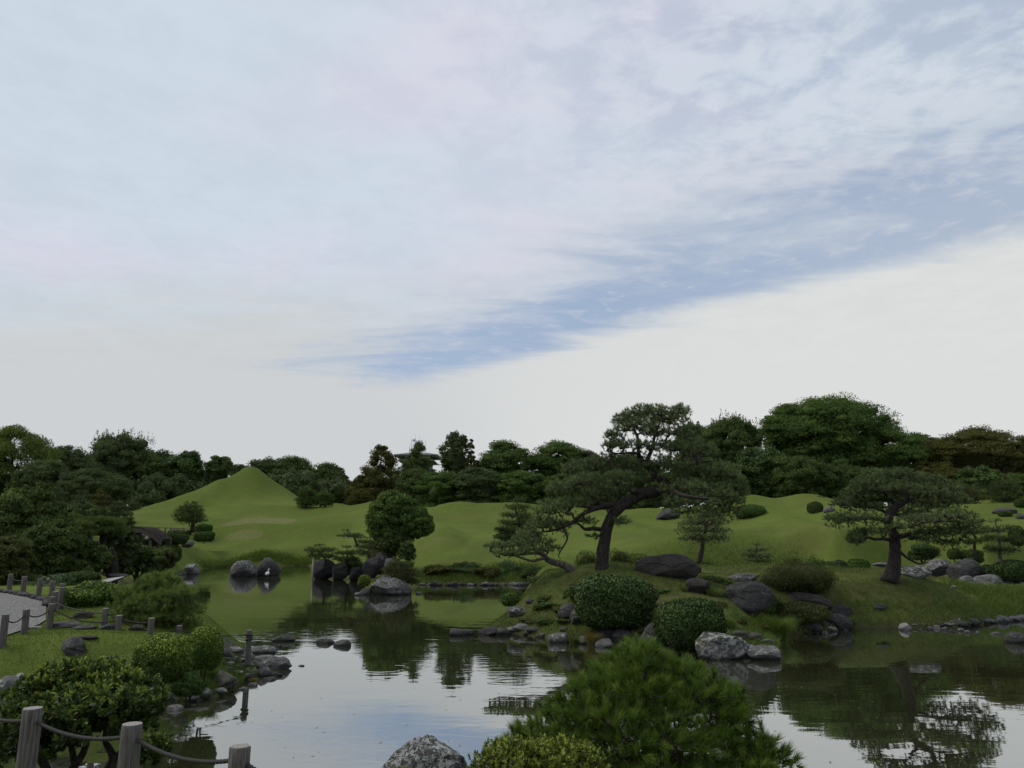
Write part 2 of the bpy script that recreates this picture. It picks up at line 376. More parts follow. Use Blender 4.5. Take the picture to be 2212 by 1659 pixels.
def height(X, Y):
    X = np.asarray(X, float); Y = np.asarray(Y, float)
    dw = sdf(pond, X, Y); di = sdf(island, X, Y)
    d = np.minimum(dw, -di)               # > 0 in the water
    land = -d
    b = tps(X, Y)
    far = sst(np.hypot(X, Y), 170, 230)
    b = b * (1 - far) + 6.0 * far
    amp = np.where(np.hypot(X, Y) < 32, .35, 1.0)
    b = np.maximum(b + undul(X, Y) * amp, .12) + fuji(X, Y) + ridges(X, Y)
    k = sst(land, -.15, np.where(np.hypot(X, Y) < 45, 1.6, 3.5))
    z = b * k + .02
    z = np.where(land < 0, np.minimum(z, 0) - np.minimum(-land, 1.5) * .5 - .03 + .0, np.maximum(z, .0))
    z = np.where((land >= 0), z + sst(land, 0, .3) * .10, z)
    return z
def H(x, y): return float(height(np.array([x]), np.array([y]))[0])
_Ds = np.concatenate([np.arange(2, 40, .05), np.arange(40, 200, .25)])
def on_ground(x, y):
    """where the sight line through (x, y) first meets land or water"""
    r = ray(x, y)
    X = _Ds * r[0] / r[1]; Z = CAMZ + _Ds * r[2] / r[1]
    h = np.maximum(height(X, _Ds), 0.0)
    i = np.nonzero(Z <= h)[0]
    i = i[0] if len(i) else len(_Ds) - 1
    return Vector((X[i], _Ds[i], h[i]))
# the ground as one sheet, finer near the camera
na, nr = 420, 520
ang = np.linspace(-1.0, 1.0, na); ang = np.sign(ang) * np.abs(ang) ** 1.15 * math.radians(62)
rr = np.concatenate([np.geomspace(3.5, 60, 250), np.geomspace(60, 175, 180)[1:], np.geomspace(175, 5000, 30)[1:]])
A_, R_ = np.meshgrid(ang, rr)
X = R_ * np.sin(A_); Y = R_ * np.cos(A_); Z = height(X, Y)
nr = len(rr)
V = np.stack([X.ravel(), Y.ravel(), Z.ravel()], 1)
ii = (np.arange(nr - 1)[:, None] * na + np.arange(na - 1)[None]).ravel()
Fq = np.stack([ii, ii + 1, ii + na + 1, ii + na], 1)
m, t, b, o = material('lawn')
p_ = pos(t)
n1 = t.noise(p_, .09, 4, .6, .3); n2 = t.noise(p_, .5, 5, .6); n3 = t.noise(t.add('ShaderNodeMapping', {'Vector': p_, 'Scale': (1, .6, 1)}).outputs[0], 3.0, 6, .7); n4 = t.noise(p_, 22, 3, .7)
c = t.mix(t.step(n1, .35, .65), (.078, .108, .022), (.110, .146, .031))
c = t.mix(t.math('MULTIPLY', t.step(n2, .45, .7), .5), c, (.085, .098, .030))
c = t.mix(t.math('MULTIPLY', t.step(n3, .4, .75), .35), c, (.155, .175, .055))
c = t.mix(t.math('MULTIPLY', t.step(n4, .55, .3), .45), c, (.055, .074, .018))
n5 = t.noise(t.add('ShaderNodeMapping', {'Vector': p_, 'Location': (31, 7, 3), 'Scale': (.55, 1, 1)}).outputs[0], .22, 6, .7, .8)
c = t.mix(t.math('MULTIPLY', t.step(n5, .52, .68), .55), c, (.105, .110, .034))
c = t.mix(t.math('MULTIPLY', t.step(n5, .46, .34), .5), c, (.075, .125, .024))
sp = t.add('ShaderNodeSeparateXYZ', {0: p_})
def ellipse(cx, cy, rx, ry, soft=.12):
    a_ = t.math('POWER', t.math('DIVIDE', t.math('SUBTRACT', sp.outputs[0], cx), rx), 2)
    b2 = t.math('POWER', t.math('DIVIDE', t.math('SUBTRACT', sp.outputs[1], cy), ry), 2)
    s_ = t.math('ADD', t.math('ADD', a_, b2), t.math('MULTIPLY', t.math('SUBTRACT', n2, .5), .35))
    return t.step(s_, 1 + soft, 1 - soft)
for (x0, y0, wpx, hy, k) in [(556, 1128, 80, 4.6, .5), (527, 1158, 40, 1.3, .35)]:
    g = on_ground(x0, y0)
    e = ellipse(g.x, g.y, wpx * PX(g.y), hy, .1)
    dry = t.mix(t.step(n3, .3, .7), (.13, .12, .062), (.20, .18, .10))
    c = t.mix(t.math('MULTIPLY', e, k), c, dry)
# the island is rough, weedy and darker than the mown lawn
gi = P(1560, 1300, 26)
wx = t.math('DIVIDE', t.math('SUBTRACT', sp.outputs[0], 8.0), 15.0); wy = t.math('DIVIDE', t.math('SUBTRACT', sp.outputs[1], 29.0), 9.5)
isl = t.step(t.math('ADD', t.math('POWER', wx, 4), t.math('POWER', wy, 4)), 1.15, .85)
weed = t.mix(t.step(n3, .35, .65), (.040, .050, .018), (.085, .085, .032))
c = t.mix(t.math('MULTIPLY', isl, t.math('MULTIPLY_ADD', t.step(n2, .38, .62), .45, .45)), c, weed)
gb = G(540, 1440); wx = t.math('DIVIDE', t.math('SUBTRACT', sp.outputs[0], gb.x), 1.0); wy = t.math('DIVIDE', t.math('SUBTRACT', sp.outputs[1], gb.y), 1.7)
bank = t.step(t.math('ADD', t.math('POWER', wx, 2), t.math('POWER', wy, 2)), 1.2, .7)
c = t.mix(bank, c, t.mix(t.step(n4, .4, .6), (.05, .047, .04), (.13, .125, .115)))
# bare, trampled earth close to the water line
zed = sp.outputs[2]
shore = t.math('MULTIPLY', t.step(t.math('ADD', zed, t.math('MULTIPLY', n3, .35)), .55, .22), t.step(t.math('ADD', n2, 0), .3, .5))
c = t.mix(t.math('MULTIPLY', shore, .75), c, (.05, .045, .028))
c = t.mix(t.step(zed, .03, -.02), c, (.03, .03, .018))
t.l.new(c, b.inputs['Base Color']); b.inputs['Roughness'].default_value = .95; b.inputs['Specular IOR Level'].default_value = 0.02
bump(t, b, t.math('ADD', t.math('MULTIPLY', n4, .5), n3), .6, .06)
LAWN = m
ground = link('ground', mesh('ground', V, Fq), LAWN, smooth=True)
tag(ground, 'green mown lawn rolling in mounds round the pond', kind='structure')

# ------------------------------------------------------------------ water
m, t, b, o = material('pond_water')
p_ = pos(t)
b.inputs['Base Color'].default_value = (.028, .031, .014, 1); b.inputs['Roughness'].default_value = .6
b.inputs['Specular IOR Level'].default_value = 0
calm = t.step(t.noise(t.add('ShaderNodeMapping', {'Vector': p_, 'Scale': (.6, 1, 1)}).outputs[0], .16, 2, .5, .3), .44, .62)
mp = t.add('ShaderNodeMapping', {'Vector': p_, 'Rotation': (0, 0, .2), 'Scale': (.55, 1.35, 1)}).outputs[0]
r1 = t.noise(mp, 2.6, 2, .5, .6); r2 = t.noise(mp, .8, 2, .5, .3); r3 = t.noise(mp, 8, 2, .5)
hgt = t.math('ADD', t.math('MULTIPLY', r1, t.math('MULTIPLY_ADD', calm, .0030, .0007)), t.math('MULTIPLY', r2, .003))
hgt = t.math('ADD', hgt, t.math('MULTIPLY', r3, t.math('MULTIPLY', calm, .0005)))
for (x, y, R) in [(1722 / 1, 1500, 1.2), (830, 1445, 1.3), (985, 1445, 1.2), (1100, 1470, 1.5), (690, 1625, .9)]:
    g = G(x, y); dv = t.add('ShaderNodeVectorMath', {0: p_, 1: (g.x, g.y, 0)}, operation='DISTANCE').outputs['Value']
    rg = t.math('MULTIPLY', t.math('SINE', t.math('MULTIPLY', dv, 22)), t.step(dv, R, R * .3))
    hgt = t.math('ADD', hgt, t.math('MULTIPLY', rg, .00016))
bn = t.add('ShaderNodeBump', {'Height': hgt, 'Strength': 1.0, 'Distance': 1.0})
gl = t.add('ShaderNodeBsdfGlossy', {'Color': (.93, .95, .96, 1), 'Roughness': .015, 'Normal': bn.outputs[0]})
fr = t.add('ShaderNodeFresnel', {'IOR': 1.55, 'Normal': bn.outputs[0]})
fac = t.math('MULTIPLY_ADD', fr.outputs[0], .68, .37, clamp=True)
ms = t.add('ShaderNodeMixShader', {0: fac, 1: b.outputs[0], 2: gl.outputs[0]})
t.l.new(ms.outputs[0], o.inputs[0])
wv = np.array([(-90, 2, 0), (90, 2, 0), (90, 110, 0), (-90, 110, 0)], float)
water = link('pond_water', mesh('pond_water', wv, [[0, 1, 2, 3]]), m)
tag(water, 'still dark green pond mirroring the sky and trees', kind='structure')

# ------------------------------------------------------------------ rocks
_ico = {}
def ico(sub):
    if sub not in _ico:
        bm = bmesh.new(); bmesh.ops.create_icosphere(bm, subdivisions=sub, radius=1)
        _ico[sub] = (np.array([v.co[:] for v in bm.verts]), np.array([[v.index for v in f.verts] for f in bm.faces])); bm.free()
    return _ico[sub]
def wob3(Pn, rs, freqs):
    o_ = np.zeros(len(Pn))
    for f, a in freqs:
        for _ in range(5):
            k = rs.randn(3) * f; o_ += a / 2.2 * np.sin(Pn @ k + rs.rand() * 6.28)
    return o_
def rock_shape(seed, sub=4, facets=9, rough=1.0):
    rs = np.random.RandomState(seed)
    V_, F_ = ico(sub); V_ = V_.copy()
    V_ = V_ * (1 + wob3(V_, rs, [(1.2, .16 * rough)])[:, None])
    for _ in range(facets):
        n = rs.randn(3); n /= np.linalg.norm(n); d = rs.uniform(.62, .92)
        ex = np.maximum(V_ @ n - d, 0); V_ -= ex[:, None] * n * .93
    V_ = V_ * (1 + wob3(V_, rs, [(4, .03 * rough), (9, .017 * rough), (18, .009 * rough)])[:, None])
    mn, mx = V_.min(0), V_.max(0)
    V_ = (V_ - (mn + mx) / 2) / ((mx - mn) / 2)
    return V_, F_
ROCKS = []
def rock(x, yb, wpx, hpx, label, mat='grey', seed=0, D=None, sub=4, facets=9, deep=.75, sink=.22, group=None, name='rock', cat='rock', rz=0, z0=None, tilt=0, rough=1.0, peak=None):
    """x: middle, yb: lowest visible edge, w/h: visible size, all in picture units"""
    g = on_ground(x, yb) if D is None else P(x, yb, D)
    k = PX(g.y); wx = wpx * k / 2; dy = wx * deep
    Dc = g.y + dy * .8; wx *= Dc / g.y
    cx = P(x, yb - hpx * .5, Dc).x
    base = z0 if z0 is not None else min(max(H(cx, Dc), -.05), g.z + .02) if D is None else g.z
    base = min(base, g.z + .01)
    top = P(x, yb - hpx, Dc).z
    hz = max((top - base) / 2 / (1 - sink), .02)
    V_, F_ = rock_shape(seed * 7 + 11, sub, facets, rough)
    if peak:
        h_ = np.clip((V_[:, 2] + 1) / 2, 0, 1) ** 1.1; V_[:, :2] *= (1 - peak[0] * h_)[:, None]; V_[:, 0] += peak[1] * h_
    V_ = V_ * np.array([wx, dy, hz])
    if tilt:
        ca, sa = math.cos(tilt), math.sin(tilt); V_ = np.stack([V_[:, 0] * ca - V_[:, 2] * sa, V_[:, 1], V_[:, 0] * sa + V_[:, 2] * ca], 1)
    me = mesh(name, V_, F_)
    o_ = link(name, me, ROCK[mat], smooth=True)
    o_.location = (cx, Dc, top - hz)
    if label: tag(o_, label, cat, group)
    ROCKS.append(o_)
    return o_

# ------------------------------------------------------------------ vegetation tools
def unit(v): return v / (np.linalg.norm(v, axis=-1, keepdims=True) + 1e-9)
def leaf_arrays(cen, outw, size, aspect, tone, rs, spread=.9, tri=False):
    """one small pointed leaf (a rhombus) per centre"""
    n = len(cen)
    nrm = unit(outw + rs.randn(n, 3) * spread)
    tg = unit(np.cross(nrm, rs.randn(n, 3)))
    tg = unit(tg + outw * .35)
    bt = unit(np.cross(nrm, tg))
    L = size * rs.uniform(.65, 1.3, (n, 1)); Wd = L * aspect
    a = cen - tg * L * .5; c = cen + tg * L * .5
    if tri:
        V_ = np.stack([a + bt * Wd * .5, c, a - bt * Wd * .5], 1).reshape(-1, 3)
        return V_, np.arange(n * 3).reshape(-1, 3), np.repeat(tone, 3)
    m1 = cen + bt * Wd * .5 + nrm * L * .06; m2 = cen - bt * Wd * .5 + nrm * L * .06
    V_ = np.stack([a, m1, c, m2], 1).reshape(-1, 3)
    F_ = np.arange(n * 4).reshape(-1, 4)
    return V_, F_, np.repeat(tone, 4)
def merge(parts):
    Vs, Fs, Ts, o_ = [], [], [], 0
    for V_, F_, T_ in parts:
        Vs.append(V_); Fs.append(F_ + o_); Ts.append(T_); o_ += len(V_)
    return np.concatenate(Vs), Fs, np.concatenate(Ts)
def clump_leaves(cc, cr, per, size, aspect, rs, tone=None, flat=1.0, inner=.6):
    """cc (m,3) clump centres, cr (m,) radii; leaves fill the outer part of each clump"""
    m_ = len(cc); N = m_ * per
    d = unit(rs.randn(N, 3)); d[:, 2] = np.where(rs.rand(N) < .75, np.abs(d[:, 2]), d[:, 2])
    rad = (inner + (1.15 - inner) * rs.rand(N) ** .8)[:, None]
    R3 = np.repeat(cr, per)[:, None] * np.array([1, 1, flat])
    cen = np.repeat(cc, per, 0) + d * rad * R3
    tn = rs.uniform(.25, .75, m_) if tone is None else tone
    tn = np.repeat(tn, per) + rs.randn(N) * .09
    return leaf_arrays(cen, d, size, aspect, tn, rs, tri=True)
def clump_cores(cc, cr, rs, flat):
    V0, F0 = ico(1); n = len(cc)
    V_ = V0[None] * (1 + rs.randn(n, len(V0), 1) * .13) * cr[:, None, None] * np.array([1, 1, flat]) + cc[:, None]
    F_ = F0[None] + (np.arange(n) * len(V0))[:, None, None]
    return V_.reshape(-1, 3), F_.reshape(-1, 3), np.full(n * len(V0), .3)
def core(cen, rad, seed, amp=.12, sub=3):
    rs = np.random.RandomState(seed); V_, F_ = ico(sub)
    V_ = V_ * (1 + wob3(V_, rs, [(2.5, amp), (6, amp * .4)])[:, None]) * np.array(rad) + np.array(cen)
    return V_, F_, np.full(len(V_), .3)
def tube_arrays(pts, radii, sides=8, jitter=0.0, rs=None, cap=True):
    pts = np.asarray(pts, float); n = len(pts); radii = np.asarray(radii, float)
    tn = unit(np.gradient(pts, axis=0))
    up = np.array([0, 0, 1.0]) if abs(tn[0][2]) < .9 else np.array([0, 1.0, 0])
    a = unit(np.cross(tn[0], up)); rings = []
    for i in range(n):
        a = a - tn[i] * (a @ tn[i]); a = a / (np.linalg.norm(a) + 1e-9); b_ = np.cross(tn[i], a)
        th = np.arange(sides) / sides * 2 * math.pi
        r = radii[i] * (1 + (rs.randn(sides) * jitter if jitter and rs is not None else 0))
        rings.append(pts[i] + (np.cos(th) * r)[:, None] * a + (np.sin(th) * r)[:, None] * b_)
    V_ = np.concatenate(rings)
    i0 = np.arange(n - 1)[:, None] * sides; j = np.arange(sides)[None]; j2 = (j + 1) % sides
    F_ = np.stack([(i0 + j).ravel(), (i0 + j2).ravel(), (i0 + sides + j2).ravel(), (i0 + sides + j).ravel()], 1)
    if cap:
        F_ = [F_, np.array([list(range(sides))[::-1]]), np.array([[(n - 1) * sides + k for k in range(sides)]])]
    else: F_ = [F_]
    return V_, F_
def merge_f(parts):
    Vs, Fs, o_ = [], [], 0
    for V_, F_ in parts:
        Vs.append(V_); Fs += [f + o_ for f in F_]; o_ += len(V_)
    return np.concatenate(Vs), Fs
def smooth_path(pts, step=.1):
    """Catmull-Rom through the points (rows may carry a radius in the last column)"""
    p = np.asarray(pts, float); p = np.vstack([2 * p[0] - p[1], p, 2 * p[-1] - p[-2]]); out_ = []
    for i in range(1, len(p) - 2):
        L = np.linalg.norm(p[i + 1][:3] - p[i][:3]); k = max(2, int(L / step))
        t_ = (np.arange(k) / k)[:, None]
        out_.append(.5 * (2 * p[i] + (p[i + 1] - p[i - 1]) * t_ + (2 * p[i - 1] - 5 * p[i] + 4 * p[i + 1] - p[i + 2]) * t_ ** 2 + (-p[i - 1] + 3 * p[i] - 3 * p[i + 1] + p[i + 2]) * t_ ** 3))
    out_.append(p[-2][None]); return np.concatenate(out_)
def segs_arrays(A, B, ra, rb, k=3):
    """many thin tapered prisms at once"""
    n = len(A); d = unit(B - A)
    ref = np.where(np.abs(d[:, 2:3]) < .9, np.array([[0, 0, 1.0]]), np.array([[1.0, 0, 0]]))
    u = unit(np.cross(d, ref)); v = np.cross(d, u)
    th = np.arange(k) / k * 2 * math.pi
    ca, sa = np.cos(th)[None, :, None], np.sin(th)[None, :, None]
    off = u[:, None, :] * ca + v[:, None, :] * sa
    V_ = np.concatenate([A[:, None] + off * ra[:, None, None], B[:, None] + off * rb[:, None, None]], 1)
    j = np.arange(k); j2 = (j + 1) % k
    f = np.stack([j, j2, j2 + k, j + k], 1)[None] + (np.arange(n) * 2 * k)[:, None, None]
    return V_.reshape(-1, 3), f.reshape(-1, 4)
def tuft_arrays(cen, dirs, L, wid, n, rs, cone=.9, tone=None):
    """needle tufts: n thin needles fanning round each shoot direction"""
    m_ = len(cen); N = m_ * n
    d = np.repeat(dirs, n, 0); d = unit(d + rs.randn(N, 3) * cone * .55)
    base = np.repeat(cen, n, 0) + np.repeat(dirs, n, 0) * (rs.rand(N, 1) - .5) * L * .5
    ln = L * rs.uniform(.7, 1.15, (N, 1)); tip = base + d * ln
    sd = unit(np.cross(d, rs.randn(N, 3))) * wid * .5
    V_ = np.stack([base - sd, base + sd, tip], 1).reshape(-1, 3)
    F_ = np.arange(N * 3).reshape(-1, 3)
    tn = (rs.uniform(.25, .75, m_) if tone is None else tone)
    tn = np.repeat(tn, n) + rs.randn(N) * .1
    return V_, F_, np.repeat(tn, 3)

class Grower:
    """wood that reaches out from drawn limbs to every shoot tip"""
    def __init__(s, seed): s.P = np.zeros((0, 3)); s.par = []; s.fix = []; s.rs = np.random.RandomState(seed); s.limbs = []
    def limb(s, pts, step):
        q_ = smooth_path(pts, step); xyz, r = q_[:, :3], q_[:, 3]
        if len(s.P):
            d = np.linalg.norm(s.P - xyz[0], axis=1); par = int(d.argmin())
        else: par = -1
        s.limbs.append((xyz, r))
        for i in range(len(xyz)):
            s.par.append(par); par = len(s.P) + i; s.fix.append(r[i])
        s.P = np.vstack([s.P, xyz])
    def tips(s, T, step, amp=.16, hug=0.25):
        dd = np.array([np.linalg.norm(s.P - t, axis=1).min() for t in T]); order = np.argsort(dd)
        buf = np.zeros((len(s.P) + len(T) * 40, 3)); n = len(s.P); buf[:n] = s.P
        leaf = []
        for i in order:
            t = T[i]; d = buf[:n] - t
            c = np.sqrt((d ** 2).sum(1)) + np.maximum(d[:, 2], 0) * hug
            j = int(c.argmin()); L = float(np.linalg.norm(buf[j] - t)); k = max(1, int(math.ceil(L / step)))
            if n + k + 1 > len(buf): break
            a = buf[j].copy(); e = t - a
            side = np.cross(e, s.rs.randn(3)); side /= np.linalg.norm(side) + 1e-9
            par = j
            for q_ in range(1, k + 1):
                f = q_ / k
                pnt = a + e * f + side * math.sin(f * math.pi) * L * amp * s.rs.uniform(.3, 1) + s.rs.randn(3) * step * .22 * (q_ < k)
                pnt[2] -= math.sin(f * math.pi) * L * .06
                buf[n] = pnt; s.par.append(par); s.fix.append(0); par = n; n += 1
            leaf.append(par)
        s.P = buf[:n].copy(); s.leaf = leaf
    def wood(s, rtip=.006, power=.42, rmax=.08, k=3):
        n = len(s.P); cnt = np.zeros(n); cnt[s.leaf] = 1
        for i in range(n - 1, 0, -1):
            if s.par[i] >= 0: cnt[s.par[i]] += cnt[i]
        r = np.minimum(rtip * np.maximum(cnt, 1) ** power, rmax)
        idx = np.array([i for i in range(n) if s.par[i] >= 0 and s.fix[i] == 0]); pr = np.array([s.par[i] for i in idx])
        return segs_arrays(s.P[pr], s.P[idx], np.minimum(r[pr], r[idx] * 1.5), r[idx], k)
    def dirs(s):
        lf = np.array(s.leaf); pr = np.array([s.par[i] for i in lf]); d = unit(s.P[lf] - s.P[pr])
        d[:, 2] += .55; return s.P[lf], unit(d)
def pad_points(c, r, n, rs):
    d = unit(rs.randn(n, 3)); d[:, 2] = np.where(rs.rand(n) < .7, np.abs(d[:, 2]), d[:, 2])
    return np.asarray(c) + d * (rs.rand(n, 1) ** .45) * np.asarray(r)

def tree_root(name, loc, label, cat, group=None):
    e = empty(name, loc); tag(e, label, cat, group); return e
TRI = [0]
def pine_tree(name, base, limbs, pads, label, mat, seed=1, bark=None, step=.13, L=.10, wid=.011, needles=22, group=None, rtip=.007, cat='pine tree', density=1.0, cone=.9, rmax=.07, core_k=0):
    """limbs: lists of (x, y, z, radius) in metres; pads: (centre, radii, number of shoots)"""
    rs = np.random.RandomState(seed)
    g = Grower(seed)
    root = tree_root(name, base, label, cat, group)
    for l in limbs: g.limb(l, step)
    parts = []
    for q_, (xyz, r) in enumerate(g.limbs):
        jit = .07
        if q_ == 0:
            r = r.copy(); h_ = np.linalg.norm(xyz - xyz[0], axis=1); r *= 1 + .45 * np.exp(-h_ / (r[0] * 1.6))
        parts.append(tube_arrays(xyz, r, 10 if r[0] > .04 else 6, jit, rs))
    V_, F_ = merge_f(parts[:1])
    for vf in parts[1:]: link('branch', mesh('branch', *vf), bark or BARK, root, True)
    link('trunk', mesh('trunk', V_, F_), bark or BARK, root, True)
    T = np.concatenate([pad_points(c, r, max(3, int(n * density)), rs) for c, r, n in pads])
    g.tips(T, step)
    wv_, wf = g.wood(rtip, rmax=rmax)
    tag(link('twigs', mesh('twigs', wv_, [wf]), TWIG, root, True), kind='stuff')
    c, d = g.dirs()
    fine = np.sin(c @ rs.randn(3) * .8 + 1) * .12 + .5
    V_, F_, T_ = tuft_arrays(c, d, L, wid, needles, rs, cone, fine + rs.randn(len(c)) * .17)
    link('needles', mesh('needles', V_, F_, T_), LEAF[mat], root)
    TRI[0] += len(F_) + len(wf) * 2
    return root
def px_limb(pts, D, dd=None, taper=None):
    """pts: (x, y, radius in metres[, depth offset]) in picture units at distance D"""
    out_ = []
    for p in pts:
        q_ = P(p[0], p[1], D + (p[3] if len(p) > 3 else 0)); out_.append((q_.x, q_.y, q_.z, p[2]))
    return out_
def px_pad(x, y, rx, ry, D, n, off=0, rd=None):
    k = PX(D); return (P(x, y, D + off), (rx * k, (rd if rd else rx * k * .9), ry * k), n)

def auto_pine(x, yt, w_, yb, D, label, mat='pine', seed=1, lean=0, shoots=300, trunk_f=.35, layers=4, group=None, base_x=None, L=.14, wid=None, needles=14, bark=None, flat=.20, name='pine_tree', tr=None, cat='pine tree', shape='dome'):
    """a trained garden pine from its visible box: middle x, top, width, foot"""
    rs = np.random.RandomState(seed); k = PX(D)
    foot = P(base_x if base_x is not None else x, yb, D); foot.z = min(foot.z, H(foot.x, D) + .6) if False else foot.z
    top = P(x, yt, D); hgt_ = top.z - foot.z; r0 = tr or max(.05, hgt_ * .035)
    R = w_ * k / 2
    bx_ = foot.x; pts = [(foot.x, D, foot.z - .3, r0 * 1.15)]
    nb = 5
    for i in range(1, nb + 1):
        f = i / nb
        pts.append((bx_ + (top.x - bx_) * f + rs.uniform(-1, 1) * R * .12 * (f < 1), D + rs.uniform(-1, 1) * R * .1, foot.z + hgt_ * .93 * f, r0 * (1 - .8 * f) + .01))
    limbs = [pts]; pads = []
    tot = 0; specs = []
    for i in range(layers):
        f = i / max(1, layers - 1)
        z = foot.z + hgt_ * (trunk_f + (1 - trunk_f) * f * .93)
        prof = math.sqrt(max(.04, 1 - (f * .93) ** 2)) if shape == 'dome' else (1.08 - f * .85)
        if i == 0: prof *= .92
        rr_ = R * prof; nn = max(1, int(round(2 + 4 * prof)))
        a0 = rs.uniform(0, 6.28)
        for j in range(nn):
            a = a0 + j * 6.283 / nn + rs.uniform(-.3, .3); q_ = rr_ * (.62 if nn > 1 else 0) * rs.uniform(.8, 1.1); pr_ = rr_ * rs.uniform(.42, .58) if nn > 1 else rr_
            fx = top.x * f + (foot.x + (top.x - foot.x) * .6) * (1 - f)
            c = (fx + math.cos(a) * q_, D + math.sin(a) * q_, z + rs.uniform(-.04, .04) * hgt_)
            specs.append((c, (pr_, pr_, max(pr_ * flat * 2.1, hgt_ * .065)))); tot += pr_ * pr_
    for c, r in specs: pads.append((c, r, shoots * r[0] ** 2 / tot))
    return pine_tree(name, (foot.x, D, foot.z), limbs, pads, label, mat, seed, bark, step=max(.12, R * .09), L=L, density=1.9, wid=wid or max(.012, k * .45), needles=needles, group=group, rtip=max(.008, k * .22), cat=cat, rmax=r0 * .6)

def crown_tree(x, yt, w_, yb, D, label, mat='dark', seed=1, kind='round', group=None, clumps=70, per=110, leaf=None, name='broadleaf_tree', cat='tree', gap=.0, foot_z=None, asp=.6, trunk=True, skirt=False):
    """a big tree from its visible box; yb is the foot of the crown"""
    rs = np.random.RandomState(seed); k = PX(D)
    R = w_ * k / 2; top = P(x, yt, D); bot = P(x, yb, D).z; gz = H(top.x, D)
    hc = top.z - bot; leaf = (leaf or k * 2.6) * 1.35; clumps = int(clumps * 1.7); per = int(per * (2.4 if kind == 'loose' else 1.15)); asp = max(asp, .45)
    root = tree_root(name, (top.x, D, gz), label, cat, group)
    cx_, cy_, cz_ = top.x, D, (top.z + bot) / 2; rz = hc / 2
    Rd = min(R, 9)
    cores = []
    if kind in ('round', 'spiky', 'loose', 'flat'):
        d = unit(rs.randn(clumps * 3, 3)); d = d[(d[:, 2] > -.55)][:clumps]
        s_ = (.60 + .30 * rs.rand(len(d)) ** .5)
        # uneven outline: a few big lobes
        lob = unit(rs.randn(9, 3)); lob[:, 2] = np.abs(lob[:, 2])
        s_ = s_ * (.74 + .30 * np.clip((d @ lob.T).max(1), 0, 1) ** 3)
        cc = np.array([cx_, cy_, cz_]) + d * s_[:, None] * np.array([R, Rd, rz]) / .92
        fz = .5 if kind == 'flat' else .78
        if skirt:                                    # leafy right down to the ground
            lo = d[:, 2] < .1; rr2 = np.hypot(d[:, 0], d[:, 1])[:, None] + 1e-6
            d2 = d.copy(); d2[:, :2] = np.where(lo[:, None], d[:, :2] / rr2 * (.75 + .2 * rs.rand(len(d), 1)), d[:, :2])
            d2[:, 2] = np.where(lo, -rs.rand(len(d)) * 1.1, d[:, 2])
            cc = np.array([cx_, cy_, cz_]) + d2 * s_[:, None] * np.array([R, Rd, rz]) / .92
        cr = min(R, rz) * rs.uniform(.13, .30, len(cc)) * (1.2 if kind == 'flat' else 1)
        parts = [clump_leaves(cc, cr, per, leaf, asp, rs, flat=fz)]
        if kind == 'spiky':
            top_i = np.argsort(-cc[:, 2])[:28]; cs = []
            for i in top_i:
                for _ in range(5):
                    c0 = cc[i] + rs.randn(3) * cr[i] * .5; hh = cr[i] * rs.uniform(1.0, 1.7)
                    hh *= .62; f = rs.rand(26)[:, None]; cs.append(c0 + np.array([0, 0, 1]) * f * hh + rs.randn(26, 3) * cr[i] * .12 * (1.1 - f))
            cs = np.concatenate(cs); parts.append(leaf_arrays(cs, unit(np.tile([0, 0, 1.0], (len(cs), 1)) + rs.randn(len(cs), 3) * .6), leaf * .9, .45, rs.uniform(.3, .7, len(cs)), rs))
        if kind != 'loose': parts.append(core((cx_, cy_, cz_ - rz * .1), (R * .5, Rd * .5, rz * .6), seed))
        if kind != 'loose': parts.append(clump_cores(cc, cr * (.48 if kind == 'flat' else .56), rs, fz))
    else:                                            # conical: 'cone' dense, 'fir' tiered with open arms
        cc, cr = [], []
        tiers = 17 if kind == 'fir' else 13
        for i in range(tiers):
            f = (i + .5) / tiers; z = bot + hc * f
            prof = (1 - f) ** (.62 if kind == 'cone' else .8) * (1.0 if f > .12 else .9)
            nn = max(2, int((9 if kind == 'cone' else 8) * prof + 2))
            for j in range(nn):
                a = rs.uniform(0, 6.28); q_ = R * prof * rs.uniform(.62, .9); pj = prof * rs.uniform(.75, 1.2); zj = rs.uniform(-.5, .5) * hc / tiers
                if kind == 'fir':
                    for e in (.35, .6, .85, 1.05):
                        cc.append((cx_ + math.cos(a) * R * pj * e, cy_ + math.sin(a) * R * pj * e, z + zj + R * pj * .3 * e ** 2 * (1 if f > .3 else .3) - .1)); cr.append(R * .16 * (1.25 - e * .55))
                else:
                    cc.append((cx_ + math.cos(a) * q_, cy_ + math.sin(a) * q_, z + rs.uniform(-.3, .3))); cr.append(R * rs.uniform(.2, .32) * (.45 + .6 * prof))
        cc.append((cx_, cy_, top.z - R * .12)); cr.append(R * .12)
        cc = np.array(cc); cr = np.array(cr); per2 = max(14, int(clumps * per / len(cc)))
        parts = [clump_leaves(cc, cr, per2, leaf, asp * .8, rs, flat=.8, inner=.2)]
        V_, F_ = ico(3); V_ = V_.copy(); hh = (V_[:, 2] + 1) / 2; q_ = (1 - hh) ** .7 * (.5 if kind == 'fir' else .78)
        V2 = np.stack([cx_ + V_[:, 0] * R * q_, cy_ + V_[:, 1] * R * q_, bot + hh * hc * .9], 1)
        if kind == 'cone': parts.append(clump_cores(cc, cr * .6, rs, .8))
    V_, F_, T_ = merge(parts)
    link('crown', mesh('crown', V_, F_, T_), LEAF[mat], root)
    TRI[0] += sum(len(f) * (f.shape[1] - 2) for f in F_)
    r0 = max(.12, hc * .03) if trunk else .06
